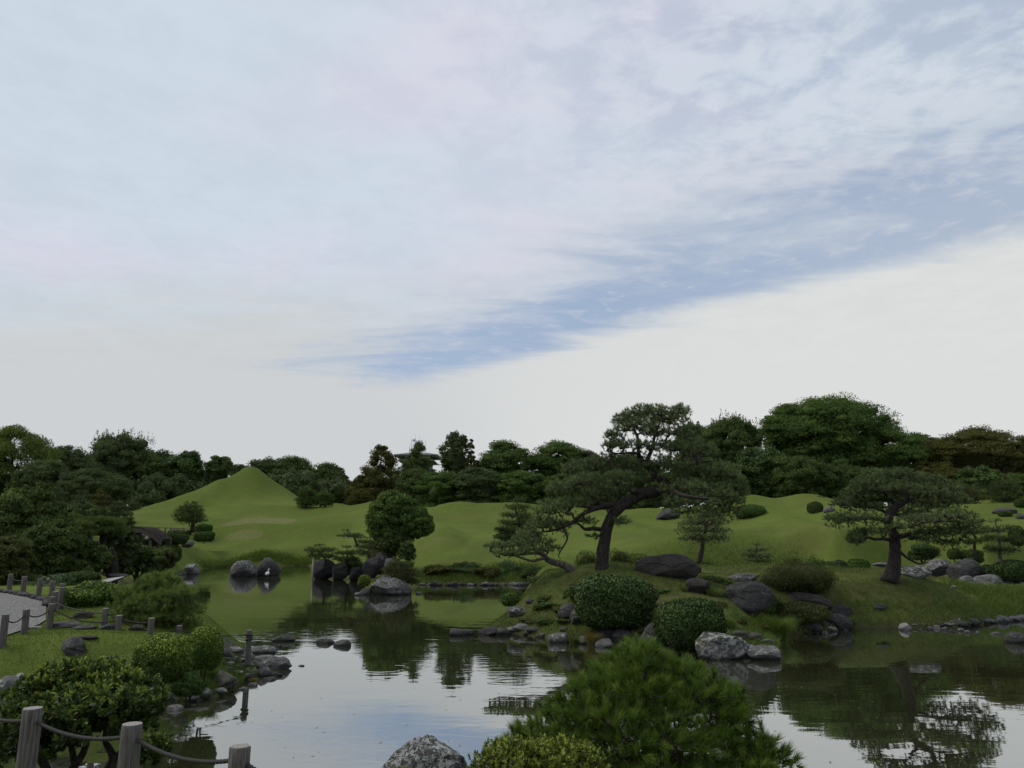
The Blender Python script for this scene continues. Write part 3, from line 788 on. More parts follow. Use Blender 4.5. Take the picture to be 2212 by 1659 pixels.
    tp = [(cx_, cy_, gz - .3, r0 * 1.2), (cx_ + rs.uniform(-.3, .3), cy_, gz + (cz_ - gz) * .5, r0), (cx_, cy_, cz_, r0 * .7), (cx_, cy_, top.z - hc * .12, r0 * .15)]
    xyz = smooth_path(tp, 1.0); ps = [tube_arrays(xyz[:, :3], xyz[:, 3], 8, .05, rs)]
    nb = 14 if kind in ('loose', 'round', 'flat', 'spiky') else 0
    for _ in range(nb):
        j = rs.randint(len(cc)); f = rs.uniform(.35, .8); a = xyz[int(f * (len(xyz) - 1))][:3]; e = cc[j]
        mid = (a + e) / 2 + rs.randn(3) * R * .06
        q_ = smooth_path([(*a, r0 * .45), (*mid, r0 * .3), (*e, r0 * .1)], .8); ps.append(tube_arrays(q_[:, :3], q_[:, 3], 5))
    if trunk: V_, F_ = merge_f(ps); link('trunk', mesh('trunk', V_, F_), BARK, root, True)
    return root

def bush(x, yb, w_, h_, label, mat='box', seed=1, D=None, leaf=None, n=5000, asp=.55, group=None, name='clipped_shrub', cat='shrub', ragged=.05, shape=2.4, deep=.9, lumps=.05, tips=.0, stems=False, coreK=.86, foot=.12, z0=None, rot=0):
    """a clipped dome of small leaves from its visible box"""
    rs = np.random.RandomState(seed)
    g = on_ground(x, yb) if D is None else P(x, yb, D)
    k = PX(g.y); R = w_ * k / 2; Dc = g.y + R * deep * .8; R *= Dc / g.y
    top = P(x, yb - h_, Dc); base = min(g.z, top.z - .05) if z0 is None else z0
    base -= (top.z - base) * .1
    if D is not None and z0 is None: base = max(min(base, H(top.x, Dc)), base - .12)
    cx_ = top.x; hz = (top.z - base) / 2; leaf = leaf or PX(Dc) * 3
    root = tree_root(name, (cx_, Dc, base), label, cat, group)
    def surf(d):
        r = (np.abs(d[:, 0]) ** shape + np.abs(d[:, 1]) ** shape + np.abs(d[:, 2]) ** shape) ** (-1 / shape)
        return r * (1 + wob3(d, np.random.RandomState(seed), [(2.2, lumps), (5, lumps * .6)]))
    d = unit(rs.randn(n * 2, 3)); d = d[d[:, 2] > -.85][:n]
    s_ = surf(d) * (1 - np.abs(rs.randn(len(d))) * ragged)
    sc = np.array([R, R * deep, hz])
    cen = np.array([cx_, Dc, base + hz]) + d * s_[:, None] * sc
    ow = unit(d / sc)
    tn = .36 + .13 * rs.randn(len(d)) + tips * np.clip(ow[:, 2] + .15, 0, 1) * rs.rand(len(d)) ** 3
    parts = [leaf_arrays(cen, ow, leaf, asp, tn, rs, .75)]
    Vi, Fi = ico(4); Vc = Vi * surf(Vi)[:, None] * coreK * sc + np.array([cx_, Dc, base + hz])
    parts.append((Vc, Fi, np.full(len(Vc), .2)))
    V_, F_, T_ = merge(parts)
    link('foliage', mesh('foliage', V_, F_, T_), LEAF[mat], root)
    TRI[0] += len(cen) * 2 + len(Fi)
    ps = []
    for i in range(3):
        a = rs.uniform(0, 6.28); q_ = np.array([(cx_ + math.cos(a) * R * .08, Dc + math.sin(a) * R * .08, base - .15), (cx_ + math.cos(a) * R * .2, Dc + math.sin(a) * R * .2, base + hz * .5), (cx_ + math.cos(a) * R * .4, Dc + math.sin(a) * R * .4, base + hz)])
        ps.append(tube_arrays(q_, [R * .05, R * .04, R * .02], 6))
    V_, F_ = merge_f(ps); link('stem', mesh('stem', V_, F_), BARK, root, True)
    return root
def blades(cen, L, wid, rs, lean=.35, tone=.5, tv=.12):
    n = len(cen); a = rs.uniform(0, 6.28, n)
    up = unit(np.stack([np.cos(a) * lean * rs.rand(n), np.sin(a) * lean * rs.rand(n), np.ones(n)], 1))
    side = unit(np.cross(up, np.stack([np.cos(a + 1.3), np.sin(a + 1.3), np.zeros(n)], 1))) * wid / 2
    ln = (L * rs.uniform(.5, 1.2, n))[:, None]
    bend = np.stack([np.cos(a), np.sin(a), -np.full(n, .3)], 1) * ln * lean * .6
    mid = cen + up * ln * .55; tip = cen + up * ln + bend
    V_ = np.stack([cen - side, cen + side, mid + side * .7, mid - side * .7, tip], 1).reshape(-1, 3)
    i = np.arange(n)[:, None] * 5
    return V_, [i + np.array([[0, 1, 2, 3]]), i + np.array([[3, 2, 4]])], np.repeat(tone + rs.randn(n) * tv, 5)

# ================================================================== THE PLACE
rng = random.Random(3)
# ------------------------------------------------------------------ gravel path and its kerb
m, t, b, o = material('gravel')
p_ = pos(t)
v = t.add('ShaderNodeTexVoronoi', {'Vector': p_, 'Scale': 45.0})
n1 = t.noise(p_, 1.2, 4, .6)
c = t.mix(t.math('MULTIPLY', t.add('ShaderNodeSeparateColor', {0: v.outputs['Color']}).outputs[0], 1.0), (.075, .074, .07), (.26, .255, .24))
c = t.mix(t.math('MULTIPLY', t.step(n1, .4, .7), .3), c, (.12, .115, .10))
t.l.new(c, b.inputs['Base Color']); b.inputs['Roughness'].default_value = .95
bump(t, b, v.outputs['Distance'], .8, .02)
GRAVEL = m
far_e = [(-260, 1268), (-120, 1276), (0, 1282), (35, 1287), (70, 1294), (98, 1302), (99, 1312)]
near_e = [(-260, 1420), (-120, 1412), (0, 1384), (30, 1370), (58, 1361), (84, 1352), (99, 1342)]
V_, F_ = [], []; nu, nv = 40, 24
fe = np.array([on_ground(*q_)[:] for q_ in far_e]); ne = np.array([on_ground(*q_)[:] for q_ in near_e])
for i in range(nu):
    s_ = i / (nu - 1) * (len(fe) - 1); j = min(int(s_), len(fe) - 2); f = s_ - j
    a = fe[j] * (1 - f) + fe[j + 1] * f; e = ne[j] * (1 - f) + ne[j + 1] * f
    for h_ in range(nv):
        p3 = a + (e - a) * h_ / (nv - 1); V_.append((p3[0], p3[1], H(p3[0], p3[1]) + .03))
for i in range(nu - 1):
    for h_ in range(nv - 1):
        q_ = i * nv + h_; F_.append([q_, q_ + nv, q_ + nv + 1, q_ + 1])
path = link('path', mesh('path', V_, F_), GRAVEL, smooth=True); tag(path, 'grey gravel path curving along the left of the garden', kind='structure')
# kerb stones: parts of the path
kp = smooth_path([(*on_ground(*q_),) for q_ in far_e[1:]], .05); acc = 0; last = kp[0]; kv = [rock_shape(300 + i, 2, 6) for i in range(5)]
kme = [mesh('kerb_stone', V0 * np.array([.17, .10, .075]), F0) for V0, F0 in kv]
for me in kme: me.materials.append(ROCK['dark']); me.polygons.foreach_set('use_smooth', [True] * len(me.polygons))
for i, q_ in enumerate(kp[1:]):
    if np.linalg.norm(q_ - last) > .34:
        dvec = q_ - last; last = q_
        o_ = bpy.data.objects.new('kerb_stone', kme[i % 5]); C.objects.link(o_); o_.parent = path
        o_.location = (q_[0], q_[1], H(q_[0], q_[1]) + .05); o_.rotation_euler = (0, 0, math.atan2(dvec[1], dvec[0])); o_.scale = (1, 1, rng.uniform(.8, 1.3))

# ------------------------------------------------------------------ rope fences
m, t, b, o = material('weathered_post')
tcn = t.add('ShaderNodeTexCoord').outputs['Object']
mp = t.add('ShaderNodeMapping', {'Vector': pos(t), 'Scale': (1, 1, .06)}).outputs[0]
g1 = t.noise(mp, 70, 6, .7, .4); g2_ = t.noise(pos(t), 5, 4, .6)
c = t.mix(t.step(g1, .3, .7), (.05, .045, .04), (.155, .143, .13))
c = t.mix(t.math('MULTIPLY', t.step(g2_, .45, .7), .5), c, (.075, .078, .06))
ck = t.step(t.noise(mp, 34, 3, .6, 1.0), .66, .70)
c = t.mix(t.math('MULTIPLY', ck, .8), c, (.015, .013, .012))
t.l.new(c, b.inputs['Base Color']); b.inputs['Roughness'].default_value = .9
bump(t, b, t.math('SUBTRACT', g1, ck), .7, .01); POST = m
m, t, b, o = material('post_top')
v = t.add('ShaderNodeTexWave', {'Vector': t.add('ShaderNodeTexCoord').outputs['Object'], 'Scale': 14.0, 'Distortion': 2.5, 'Detail': 3}, wave_type='RINGS', rings_direction='Z').outputs[1]
c = t.mix(v, (.16, .15, .14), (.30, .285, .265)); t.l.new(c, b.inputs['Base Color']); b.inputs['Roughness'].default_value = .9; POSTTOP = m
m, t, b, o = material('dark_rope')
wv_ = t.noise(pos(t), 60, 3, .6)
c = t.mix(wv_, (.018, .017, .016), (.05, .047, .043)); t.l.new(c, b.inputs['Base Color']); b.inputs['Roughness'].default_value = .8; ROPE = m
def fence(tops, label, rad, length, drop=.12, sag=.10, rope_r=.012, twist=False, seed=0, tie=True, skip=()):
    rs = np.random.RandomState(seed)
    root = empty('rope_fence', (tops[0][0], tops[0][1], tops[0][2] - (length[0] if isinstance(length, list) else length))); tag(root, label, 'fence')
    for i, tp in enumerate(tops):
        ln = length[i] if isinstance(length, list) else length
        r_ = rad * rs.uniform(.93, 1.07); S_ = 20
        zz = np.array([0, .02, .3, .6, ln * .9, ln - .012, ln]); zz = np.unique(np.clip(zz, 0, ln))
        tilt = rs.randn(2) * .012
        pts = [(tp[0] + tilt[0] * (z - ln), tp[1] + tilt[1] * (z - ln), tp[2] - ln + z) for z in zz]
        rd = [r_ * (1.03 - .03 * z / ln) for z in zz]; rd[-1] *= .93
        V_, F_ = tube_arrays(pts, rd, S_, .012, rs); V_ -= np.array(tp)
        me = mesh('post', V_, F_); me.materials.append(POST); me.materials.append(POSTTOP)
        n_ = len(me.polygons); me.polygons[n_ - 1].material_index = 1
        sm = [True] * n_; sm[-1] = False; sm[-2] = False; me.polygons.foreach_set('use_smooth', sm)
        po = bpy.data.objects.new('post', me); C.objects.link(po); po.parent = root; po.location = Vector(tp) - root.location
    for i in range(len(tops) - 1):
        if i in skip: continue
        a = np.array(tops[i]); e = np.array(tops[i + 1]); a = a - [0, 0, drop]; e = e - [0, 0, drop]
        dd = unit(e - a); a = a + dd * rad * .75; e = e - dd * rad * .75
        f = np.linspace(0, 1, 90 if twist else 14)[:, None]; sg = sag[i] if isinstance(sag, list) else sag
        pts = a + (e - a) * f; pts[:, 2] -= (4 * f * (1 - f)).ravel() * sg
        rr_ = np.full(len(pts), rope_r)
        if twist: rr_ = rope_r * (1 + .16 * np.sin(np.arange(len(pts)) * 2.1))
        V_, F_ = tube_arrays(pts, rr_, 8)
        link('rope', mesh('rope', V_, F_), ROPE, root, True)
    return root
fence([P(-60, 1505, 6.6)[:], P(71, 1529, 6.1)[:], P(286, 1563, 5.65)[:], P(519, 1611, 5.15)[:], P(745, 1675, 4.75)[:]],
      'rope fence of thick weathered posts at the very front, before the large azalea', .064, 1.05, .09, [.04, .055, .06, .05], .0135, True, 1)
def ftop(x, yt, yb):
    g = on_ground(x, yb); q_ = P(x, yt, g.y); return (g.x, g.y, q_.z)
fence([ftop(19, 1240, 1281), ftop(49, 1245, 1286), ftop(83, 1250, 1291), ftop(110, 1255, 1297), ftop(131, 1261, 1304), ftop(130, 1269, 1317)],
      'rope fence along the far edge of the gravel path', .066, .85, .1, .05, .012, False, 2)
fence([ftop(4, 1327, 1396), ftop(51, 1316, 1371), ftop(106, 1304, 1359), ftop(255, 1329, 1362), ftop(386, 1351, 1376), (*P(539, 1361, 18.0),)],
      'rope fence from the near path edge down to the shore stones', .062, [.9, .9, .9, .9, .9, .75], .11, [.08, .08, .12, .10, .05], .013, False, 3)
fence([ftop(115, 1278, 1322), ftop(109, 1289, 1330), ftop(224, 1314, 1358), ftop(325, 1335, 1370)],
      'rope fence crossing the grass beside the round pine bush', .062, .9, .1, [.05, .06, .05], .013, False, 4)

# rope wound round the lone shore post
fo = [o_ for o_ in C.objects if o_.name.startswith('rope_fence')][2]; q_ = P(539, 1361, 18.0)
for dz in (.10, .125, .2):
    th = np.linspace(0, 6.28, 22); pp = np.stack([q_.x + np.cos(th) * .078, q_.y + np.sin(th) * .078, q_.z - dz + .012 * np.sin(th * 1 + dz * 40)], 1)
    link('rope', mesh('rope', *tube_arrays(pp, np.full(22, .013), 6, cap=False)), ROPE, fo, True)

# ------------------------------------------------------------------ rocks and stones
# (middle x, lowest edge, width, height, label, material, seed, options)
rock(528, 1246, 58, 36, 'pale veined boulder standing in the pond left of the heron', 'speck', 3, facets=6)
rock(581, 1244, 50, 40, 'dark round boulder in the pond right behind the heron', 'dark', 4, facets=4)
rock(412, 1241, 34, 23, 'small lichened boulder on the far left shore of the pond', 'lichen', 5)
rock(700, 1248, 52, 42, 'upright dark rock beside the pale stake on the rocky point', 'black', 6, deep=.6, D=57)
rock(735, 1249, 38, 34, 'blunt dark rock on the rocky point, right of the upright one', 'dark', 7, D=56)
rock(772, 1251, 34, 26, 'low dark rock on the rocky point under the bonsai pines', 'black', 8, D=55)
rock(806, 1240, 44, 38, 'black rock below the round-headed pine of the rocky point', 'black', 9, D=52)
rock(826, 1232, 40, 44, 'pointed grey rock leaning under the round-headed pine', 'dark', 10, D=53, facets=12)
rock(852, 1243, 44, 38, 'broad grey rock behind the pale boulder of the rocky point', 'dark', 11, D=51)
rock(846, 1286, 86, 44, 'large pale lichened boulder at the water before the rocky point', 'speck', 12, sub=5, facets=8)
rock(789, 1285, 26, 16, 'small dark stone left of the large pale boulder', 'dark', 13)
rock(775, 1287, 18, 8, 'flat grey stone at the left foot of the large pale boulder', 'grey', 14)
rock(905, 1284, 14, 6, 'tiny flat stone at the right foot of the large pale boulder', 'grey', 15)
rock(1442, 1250, 140, 54, 'huge smooth dark boulder behind the big leaning pine', 'red', 16, sub=5, facets=9, deep=.6)
rock(1606, 1258, 66, 20, 'flat grey rock resting above the big brown-black boulder', 'grey', 17, deep=.5)
rock(1620, 1330, 100, 76, 'big brown-black boulder on the island slope between the shrubs', 'dark', 18, sub=5, facets=7)
rock(1507, 1283, 52, 34, 'sharp reddish rock in the island grass above the clipped shrub', 'red', 19, facets=12)
rock(1738, 1312, 106, 34, 'long reddish black boulder half hidden by creeping plants', 'red', 20, sub=5, deep=.55)
rock(1812, 1332, 54, 27, 'dark block lying on top of the round island boulder', 'black', 21)
rock(1812, 1361, 58, 36, 'round dark boulder at the waterline under the dark block', 'dark', 22, sub=5, facets=6)
rock(1896, 1320, 44, 17, 'dark wedge of rock in the grass of the right mound', 'dark', 23)
rock(1752, 1366, 54, 26, 'dark brown boulder right of the sedge tuft', 'dark', 24)
rock(1783, 1357, 26, 16, 'brown stone wedged between two island boulders', 'dark', 25)
rock(1797, 1364, 26, 12, 'pale rounded stone at the foot of the round boulder', 'pale', 26)
rock(1783, 1371, 13, 9, 'small white stone in the water before the round boulder', 'pale', 27)
rock(1551, 1426, 104, 62, 'large cream-lichened boulder at the foot of the camellia shrub', 'lichen', 28, sub=5, facets=10, sink=.12)
rock(1411, 1400, 54, 58, 'dark upright rock between the two clipped shrubs', 'dark', 29, sub=5)
rock(1613, 1417, 42, 28, 'lichen-capped stone right of the cream-lichened boulder', 'lichen', 30, sink=.12)
rock(1651, 1427, 74, 34, 'low grey boulder with a pale cap, farthest right of its cluster', 'speck', 31, sub=5, sink=.12)
rock(1597, 1382, 36, 20, 'brown-grey stone behind the cream-lichened boulder', 'dark', 32)
rock(1630, 1384, 36, 18, 'dark oval stone on the island shore behind the lichen-capped stone', 'dark', 33)
rock(1654, 1392, 30, 13, 'smooth pale oval stone on the island shore', 'grey', 34)
rock(1684, 1374, 34, 12, 'flat dark stone left of the sedge tuft', 'dark', 35)
rock(1232, 1338, 56, 36, 'rough dark rock at the left end of the clipped island shrub', 'dark', 36, sub=5)
rock(1262, 1352, 60, 42, 'dark mossy boulder below the large clipped shrub', 'moss', 37, sub=5)
rock(1312, 1392, 60, 34, 'dark shaded rock under the large clipped shrub at the shore', 'black', 38)
rock(1345, 1390, 46, 30, 'small black rock on the shore behind the needle pine', 'black', 39)
rock(1207, 1389, 46, 22, 'flat-faced grey block at the island waterline', 'grey', 40, facets=12)
rock(1218, 1366, 22, 12, 'small pale stone above the flat-faced grey block', 'grey', 41)
rock(1263, 1392, 34, 20, 'mossy rounded rock left of the dry sedge', 'moss', 42)
rock(1306, 1399, 42, 20, 'grey slab behind the top of the needle pine', 'grey', 43)
rock(1118, 1333, 44, 24, 'gnarled rock with pale roots at the left tip of the island', 'speck', 44)
rock(1146, 1306, 22, 14, 'small rough stone on the left tip of the island', 'dark', 45)
rock(1112, 1366, 32, 16, 'rounded grey stone third from the left in the island row', 'grey', 46)
rock(1129, 1362, 38, 15, 'long brownish stone in the island row, before the grass', 'grey', 47)
rock(1084, 1373, 38, 18, 'jagged dark stone left of the rounded ones at the island tip', 'dark', 48, facets=12)
rock(1058, 1373, 48, 20, 'low dark stone with a flat face at the far left of the island row', 'dark', 49, facets=11)
rock(1152, 1369, 34, 15, 'cracked dark stone right of the long brownish stone', 'dark', 50)
rock(998, 1374, 50, 17, 'flat dark stone alone in the water left of the island', 'dark', 51, sink=.3)
rock(615, 1386, 48, 15, 'low pointed stone in open water, first of three', 'dark', 52, facets=8, tilt=.12, sink=.3)
rock(702, 1391, 40, 13, 'smooth low stone in open water, middle of three', 'dark', 53, sink=.35, facets=4)
rock(740, 1397, 36, 15, 'rounded cone-shaped stone in open water, last of three', 'dark', 54, sink=.35, facets=5)
rock(600, 1399, 18, 8, 'small dark stone close to the shore slab, left of the open water', 'dark', 55)
rock(652, 1440, 15, 4, 'tiny stone breaking the open water right of the slabs', 'grey', 56)
rock(1962, 1258, 90, 38, 'white-speckled boulder at the foot of the right pine', 'lichen', 57, D=29.4, sub=5, facets=8)
rock(1950, 1259, 42, 9, 'pale flat stone below the white-speckled boulder', 'pale', 58, D=28.9)
rock(2030, 1239, 64, 32, 'pale slanted boulder across the channel behind the right pine', 'speck', 59, D=52)
rock(2083, 1256, 68, 50, 'tall dark boulder with a flat top at the channel', 'dark', 60, D=48, sub=5)
rock(2087, 1259, 32, 16, 'rounded stone at the foot of the tall channel boulder', 'grey', 61, D=47)
rock(2133, 1262, 62, 22, 'stepped grey slab beside the low hedge on the right', 'grey', 62, D=46, deep=.6)
rock(2184, 1259, 40, 12, 'flat grey slab under the low hedge', 'grey', 63, D=47, deep=.6)
rock(2212, 1256, 40, 11, 'flat grey slab at the right edge of the picture', 'grey', 64, D=47, deep=.6)
rock(2120, 1270, 60, 14, 'flat slab nearest the channel, middle of the slab row', 'grey', 65, D=43, deep=.7)
rock(2085, 1274, 48, 10, 'low flat slab, leftmost of the slab row behind the mound', 'grey', 66, D=42, deep=.7)
rock(2128, 1280, 60, 12, 'grey slab touching the right mound', 'grey', 67, D=41, deep=.7)
rock(2165, 1278, 16, 12, 'small white stone before the reeds', 'pale', 68, D=40)
rock(2197, 1390, 50, 26, 'dark rock in the water at the right edge of the picture', 'dark', 69, sub=5)
rock(2150, 1371, 24, 6, 'flat stone left of the dark rock at the right edge', 'grey', 70)
rock(1443, 1124, 52, 26, 'dark jagged rock on the lawn behind the big pine', 'dark', 71, facets=12)
rock(1645, 1240, 34, 14, 'brown rock under the small open pine', 'dark', 72, D=38)
rock(1905, 1224, 40, 9, 'flat pale slab by the channel behind the right pine trunk', 'grey', 73, D=53)
rock(1800, 1233, 34, 22, 'rough grey rock between the channel shrubs', 'dark', 74, D=52)
rock(1843, 1234, 12, 8, 'pale round pebble beside the channel shrub', 'pale', 75, D=50)
rock(1792, 1241, 22, 9, 'flat pale stone by the channel, left of the rough grey rock', 'grey', 76, D=49)
rock(2170, 1112, 50, 15, 'dark rock under the far right pine', 'dark', 77)
rock(2205, 1122, 24, 12, 'small dark rock on the lawn at the right edge', 'dark', 78)
rock(1790, 1108, 24, 14, 'grey rock right of the round lawn shrub', 'grey', 79)
# left bank
rock(157, 1425, 66, 50, 'big dark boulder on the left lawn beside the path', 'dark', 80, sub=5, facets=8)
rock(186, 1386, 50, 14, 'flat brown stone set in the lawn behind the big boulder', 'red', 81, deep=.5)
rock(238, 1424, 36, 8, 'low dark stone in the lawn behind the large azalea', 'dark', 82)
rock(180, 1337, 44, 16, 'angular brown rock in the grass by the gully', 'red', 83)
rock(140, 1357, 70, 16, 'long dark rock in the gully below the path', 'dark', 84)
rock(180, 1361, 56, 12, 'rounded brown rock in the gully, middle', 'dark', 85)
rock(238, 1361, 46, 14, 'grey rock at the gully end behind a fence post', 'dark', 86)
rock(296, 1364, 32, 15, 'dark red stone at the right end of the gully', 'red', 87)
rock(78, 1359, 28, 7, 'pale flat stone at the path corner', 'pale', 88)
rock(480, 1490, 66, 44, 'large slanted grey boulder on the shore below the round shrubs', 'moss', 89, sub=5, facets=9)
rock(391, 1500, 40, 40, 'light mossy boulder under the clipped round shrub', 'moss', 90)
rock(404, 1520, 48, 20, 'long mottled stone at the waterline under the shrub', 'dark', 91)
rock(437, 1509, 36, 24, 'egg-shaped stone left of the slanted boulder', 'grey', 92, facets=4)
rock(475, 1502, 34, 16, 'rounded stone before the slanted boulder', 'grey', 93, facets=4)
rock(380, 1520, 16, 22, 'pale upright stone in the shore row', 'grey', 94)
rock(363, 1524, 22, 28, 'grey stone at the left end of the shore row', 'dark', 95)
rock(377, 1535, 36, 13, 'flat pale stone lying in the shallow water', 'pale', 96)
rock(598, 1446, 66, 28, 'layered grey slab reaching into the pond', 'grey', 97, facets=14, sub=5, deep=.5)
rock(582, 1426, 62, 12, 'flat slab behind the layered slab', 'grey', 98)
rock(523, 1422, 44, 14, 'pale flat slab left of the shore post', 'pale', 99)
rock(506, 1412, 44, 14, 'smooth brown-grey slab behind the pale one', 'grey', 100)
rock(476, 1410, 40, 10, 'low grey slab next to the second round shrub', 'grey', 101)
rock(566, 1412, 66, 18, 'broad streaked stone right of the shore post', 'speck', 102)
rock(547, 1406, 24, 10, 'grey stone behind the shore post', 'grey', 103)
rock(572, 1462, 28, 24, 'rounded stone before the layered slab', 'grey', 104, facets=4)
rock(549, 1463, 34, 18, 'brownish boulder in the stone bank', 'moss', 105)
rock(560, 1446, 36, 16, 'dark oblong stone in the middle of the stone bank', 'dark', 106)
rock(597, 1462, 26, 10, 'flat oval stone at the tip of the bank', 'dark', 107)
rock(582, 1470, 30, 8, 'flat stone awash before the bank tip', 'grey', 108)
rock(545, 1483, 22, 9, 'pointed pale stone at the lower edge of the bank', 'grey', 109)
rock(524, 1491, 20, 7, 'thin pale stone lying below the shore post', 'pale', 110)
rock(535, 1472, 24, 18, 'round dark stone by the moss patch of the bank', 'dark', 111)
rock(535, 1441, 30, 12, 'square grey stone at the foot of the shore post', 'grey', 112)
rock(518, 1432, 30, 8, 'reddish flat stone at the left foot of the shore post', 'red', 113)
rock(486, 1424, 30, 18, 'dark craggy stone beside the grass of the bank', 'dark', 114)
# foreground
rock(905, 1720, 245, 134, 'craggy grey-white boulder at the bottom edge by the water', 'crag', 115, D=8.0, sub=5, facets=12, rough=1.5, deep=.6, peak=(.58, .2))
rock(20, 1545, 90, 86, 'big pale rock behind the large azalea at the left edge', 'grey', 116, D=10.2, facets=12)
rock(45, 1500, 50, 46, 'pale squared stone behind the large azalea', 'pale', 117, D=10.8, facets=14)
# small rounded stones along the shores, one object each
ORD = 'first second third fourth fifth sixth seventh eighth ninth tenth eleventh twelfth thirteenth fourteenth fifteenth sixteenth seventeenth eighteenth nineteenth twentieth'.split()
def small_stones(pts, label, group, mats, w0, w1, seed, order=True):
    r = random.Random(seed)
    if order: pts = sorted(pts)
    for i, (x, y) in enumerate(pts):
        w_ = r.uniform(w0, w1)
        rock(x, y, w_, w_ * r.uniform(.38, .62), (label + ', ' + ORD[i] + ' from the left') if order and i < 20 else label, r.choice(mats), 400 + seed * 50 + i, sub=3, group=group, facets=r.choice([3, 5, 8]), name='stone', cat='stone')
r = random.Random(8)
right_row = [(1872, 1357), (1905, 1355), (1924, 1361)]
pts = []
xx = 2032
while xx < 2215:
    f = (xx - 2032) / 180; pts.append((xx, 1357 - 16 * f + r.uniform(-1, 1))); xx += r.uniform(9, 17)
small_stones(pts, 'grey cobble in the low wall along the right mound shore', 'cobbles walling the right mound', ['dark', 'grey', 'dark'], 18, 29, 1)
pts = [(2040 + r.uniform(0, 160), 1346 + r.uniform(-2, 3)) for _ in range(14)]
small_stones([(x, y - (x - 2040) * .085) for x, y in pts], 'small cobble on the grass side of the right mound wall', 'cobbles behind the right mound wall', ['dark', 'grey'], 8, 14, 2, False)
small_stones([(1960, 1359), (1974, 1354), (1990, 1361), (1995, 1353), (2010, 1361), (2023, 1358), (2040, 1362), (2055, 1366), (2075, 1364), (2090, 1368), (1945, 1361), (2112, 1366)],
             'small stone in the shallows before the right mound', 'stones in the shallows of the right mound', ['pale', 'grey', 'grey'], 7, 17, 3)
rock(1955, 1362, 27, 17, 'white pointed stone, brightest in the shallows of the right mound', 'pale', 120)
pts = []
xx = 912
while xx < 1140:
    pts.append((xx, 1265 - 1.5 * math.sin(xx) * .5)); xx += r.uniform(8, 19)
small_stones(pts, 'grey stone of the middle far shore row', 'stones edging the middle far shore', ['dark', 'grey', 'dark'], 10, 20, 4)
pts = [(490 + r.uniform(-6, 80), 1432 + r.uniform(-6, 26)) for _ in range(44)]
small_stones(pts, 'small rough stone packed between the slabs of the left stone bank', 'rubble of the left stone bank', ['grey', 'dark', 'pale', 'grey'], 10, 22, 5, False)
pts = [(1135 + i * 17 + r.uniform(-4, 4), 1374 + i * 2.2 + r.uniform(-2, 1)) for i in range(9)]
small_stones(pts, 'small dark stone on the island shore', 'stones edging the island shore', ['dark', 'moss', 'grey'], 9, 20, 6)
small_stones([(458, 1505), (420, 1524), (352, 1530), (500, 1488), (450, 1396 + 2), (425, 1517), (345, 1528)], 'small grey stone below the round shrubs', 'stones of the left shore row', ['grey', 'dark'], 9, 15, 7)
small_stones([(1765, 1369), (1742, 1369), (1773, 1360), (1826, 1363), (1700, 1378), (1668, 1386)], 'small stone among the island boulders', 'small stones among the island boulders', ['grey', 'dark'], 8, 14, 9)
small_stones([(2060 + i * 14, 1268 + r.uniform(-4, 6)) for i in range(9)], 'small stone between the channel slabs', 'small stones among the channel slabs', ['grey', 'dark'], 9, 16, 10)
small_stones([(378 + i * 7, 1241.5) for i in range(4)] + [(430, 1239), (390, 1243)], 'pebble at the foot of the far left lichened boulder', 'pebbles by the far left boulder', ['grey', 'dark'], 6, 11, 11)
# pale stake on the rocky point
g = P(675, 1247, 56.8)
st = link('wooden_stake', mesh('wooden_stake', *tube_arrays([(g.x, g.y, -.4), (g.x, g.y, .4), (g.x + .02, g.y, 1.5)], [.075, .07, .06], 8)), material('bleached_wood')[0]); st.data.materials[0].node_tree.nodes['Principled BSDF'].inputs['Base Color'].default_value = (.30, .28, .2, 1)
tag(st, 'thin bleached stake standing at the left edge of the rocky point', 'stake')

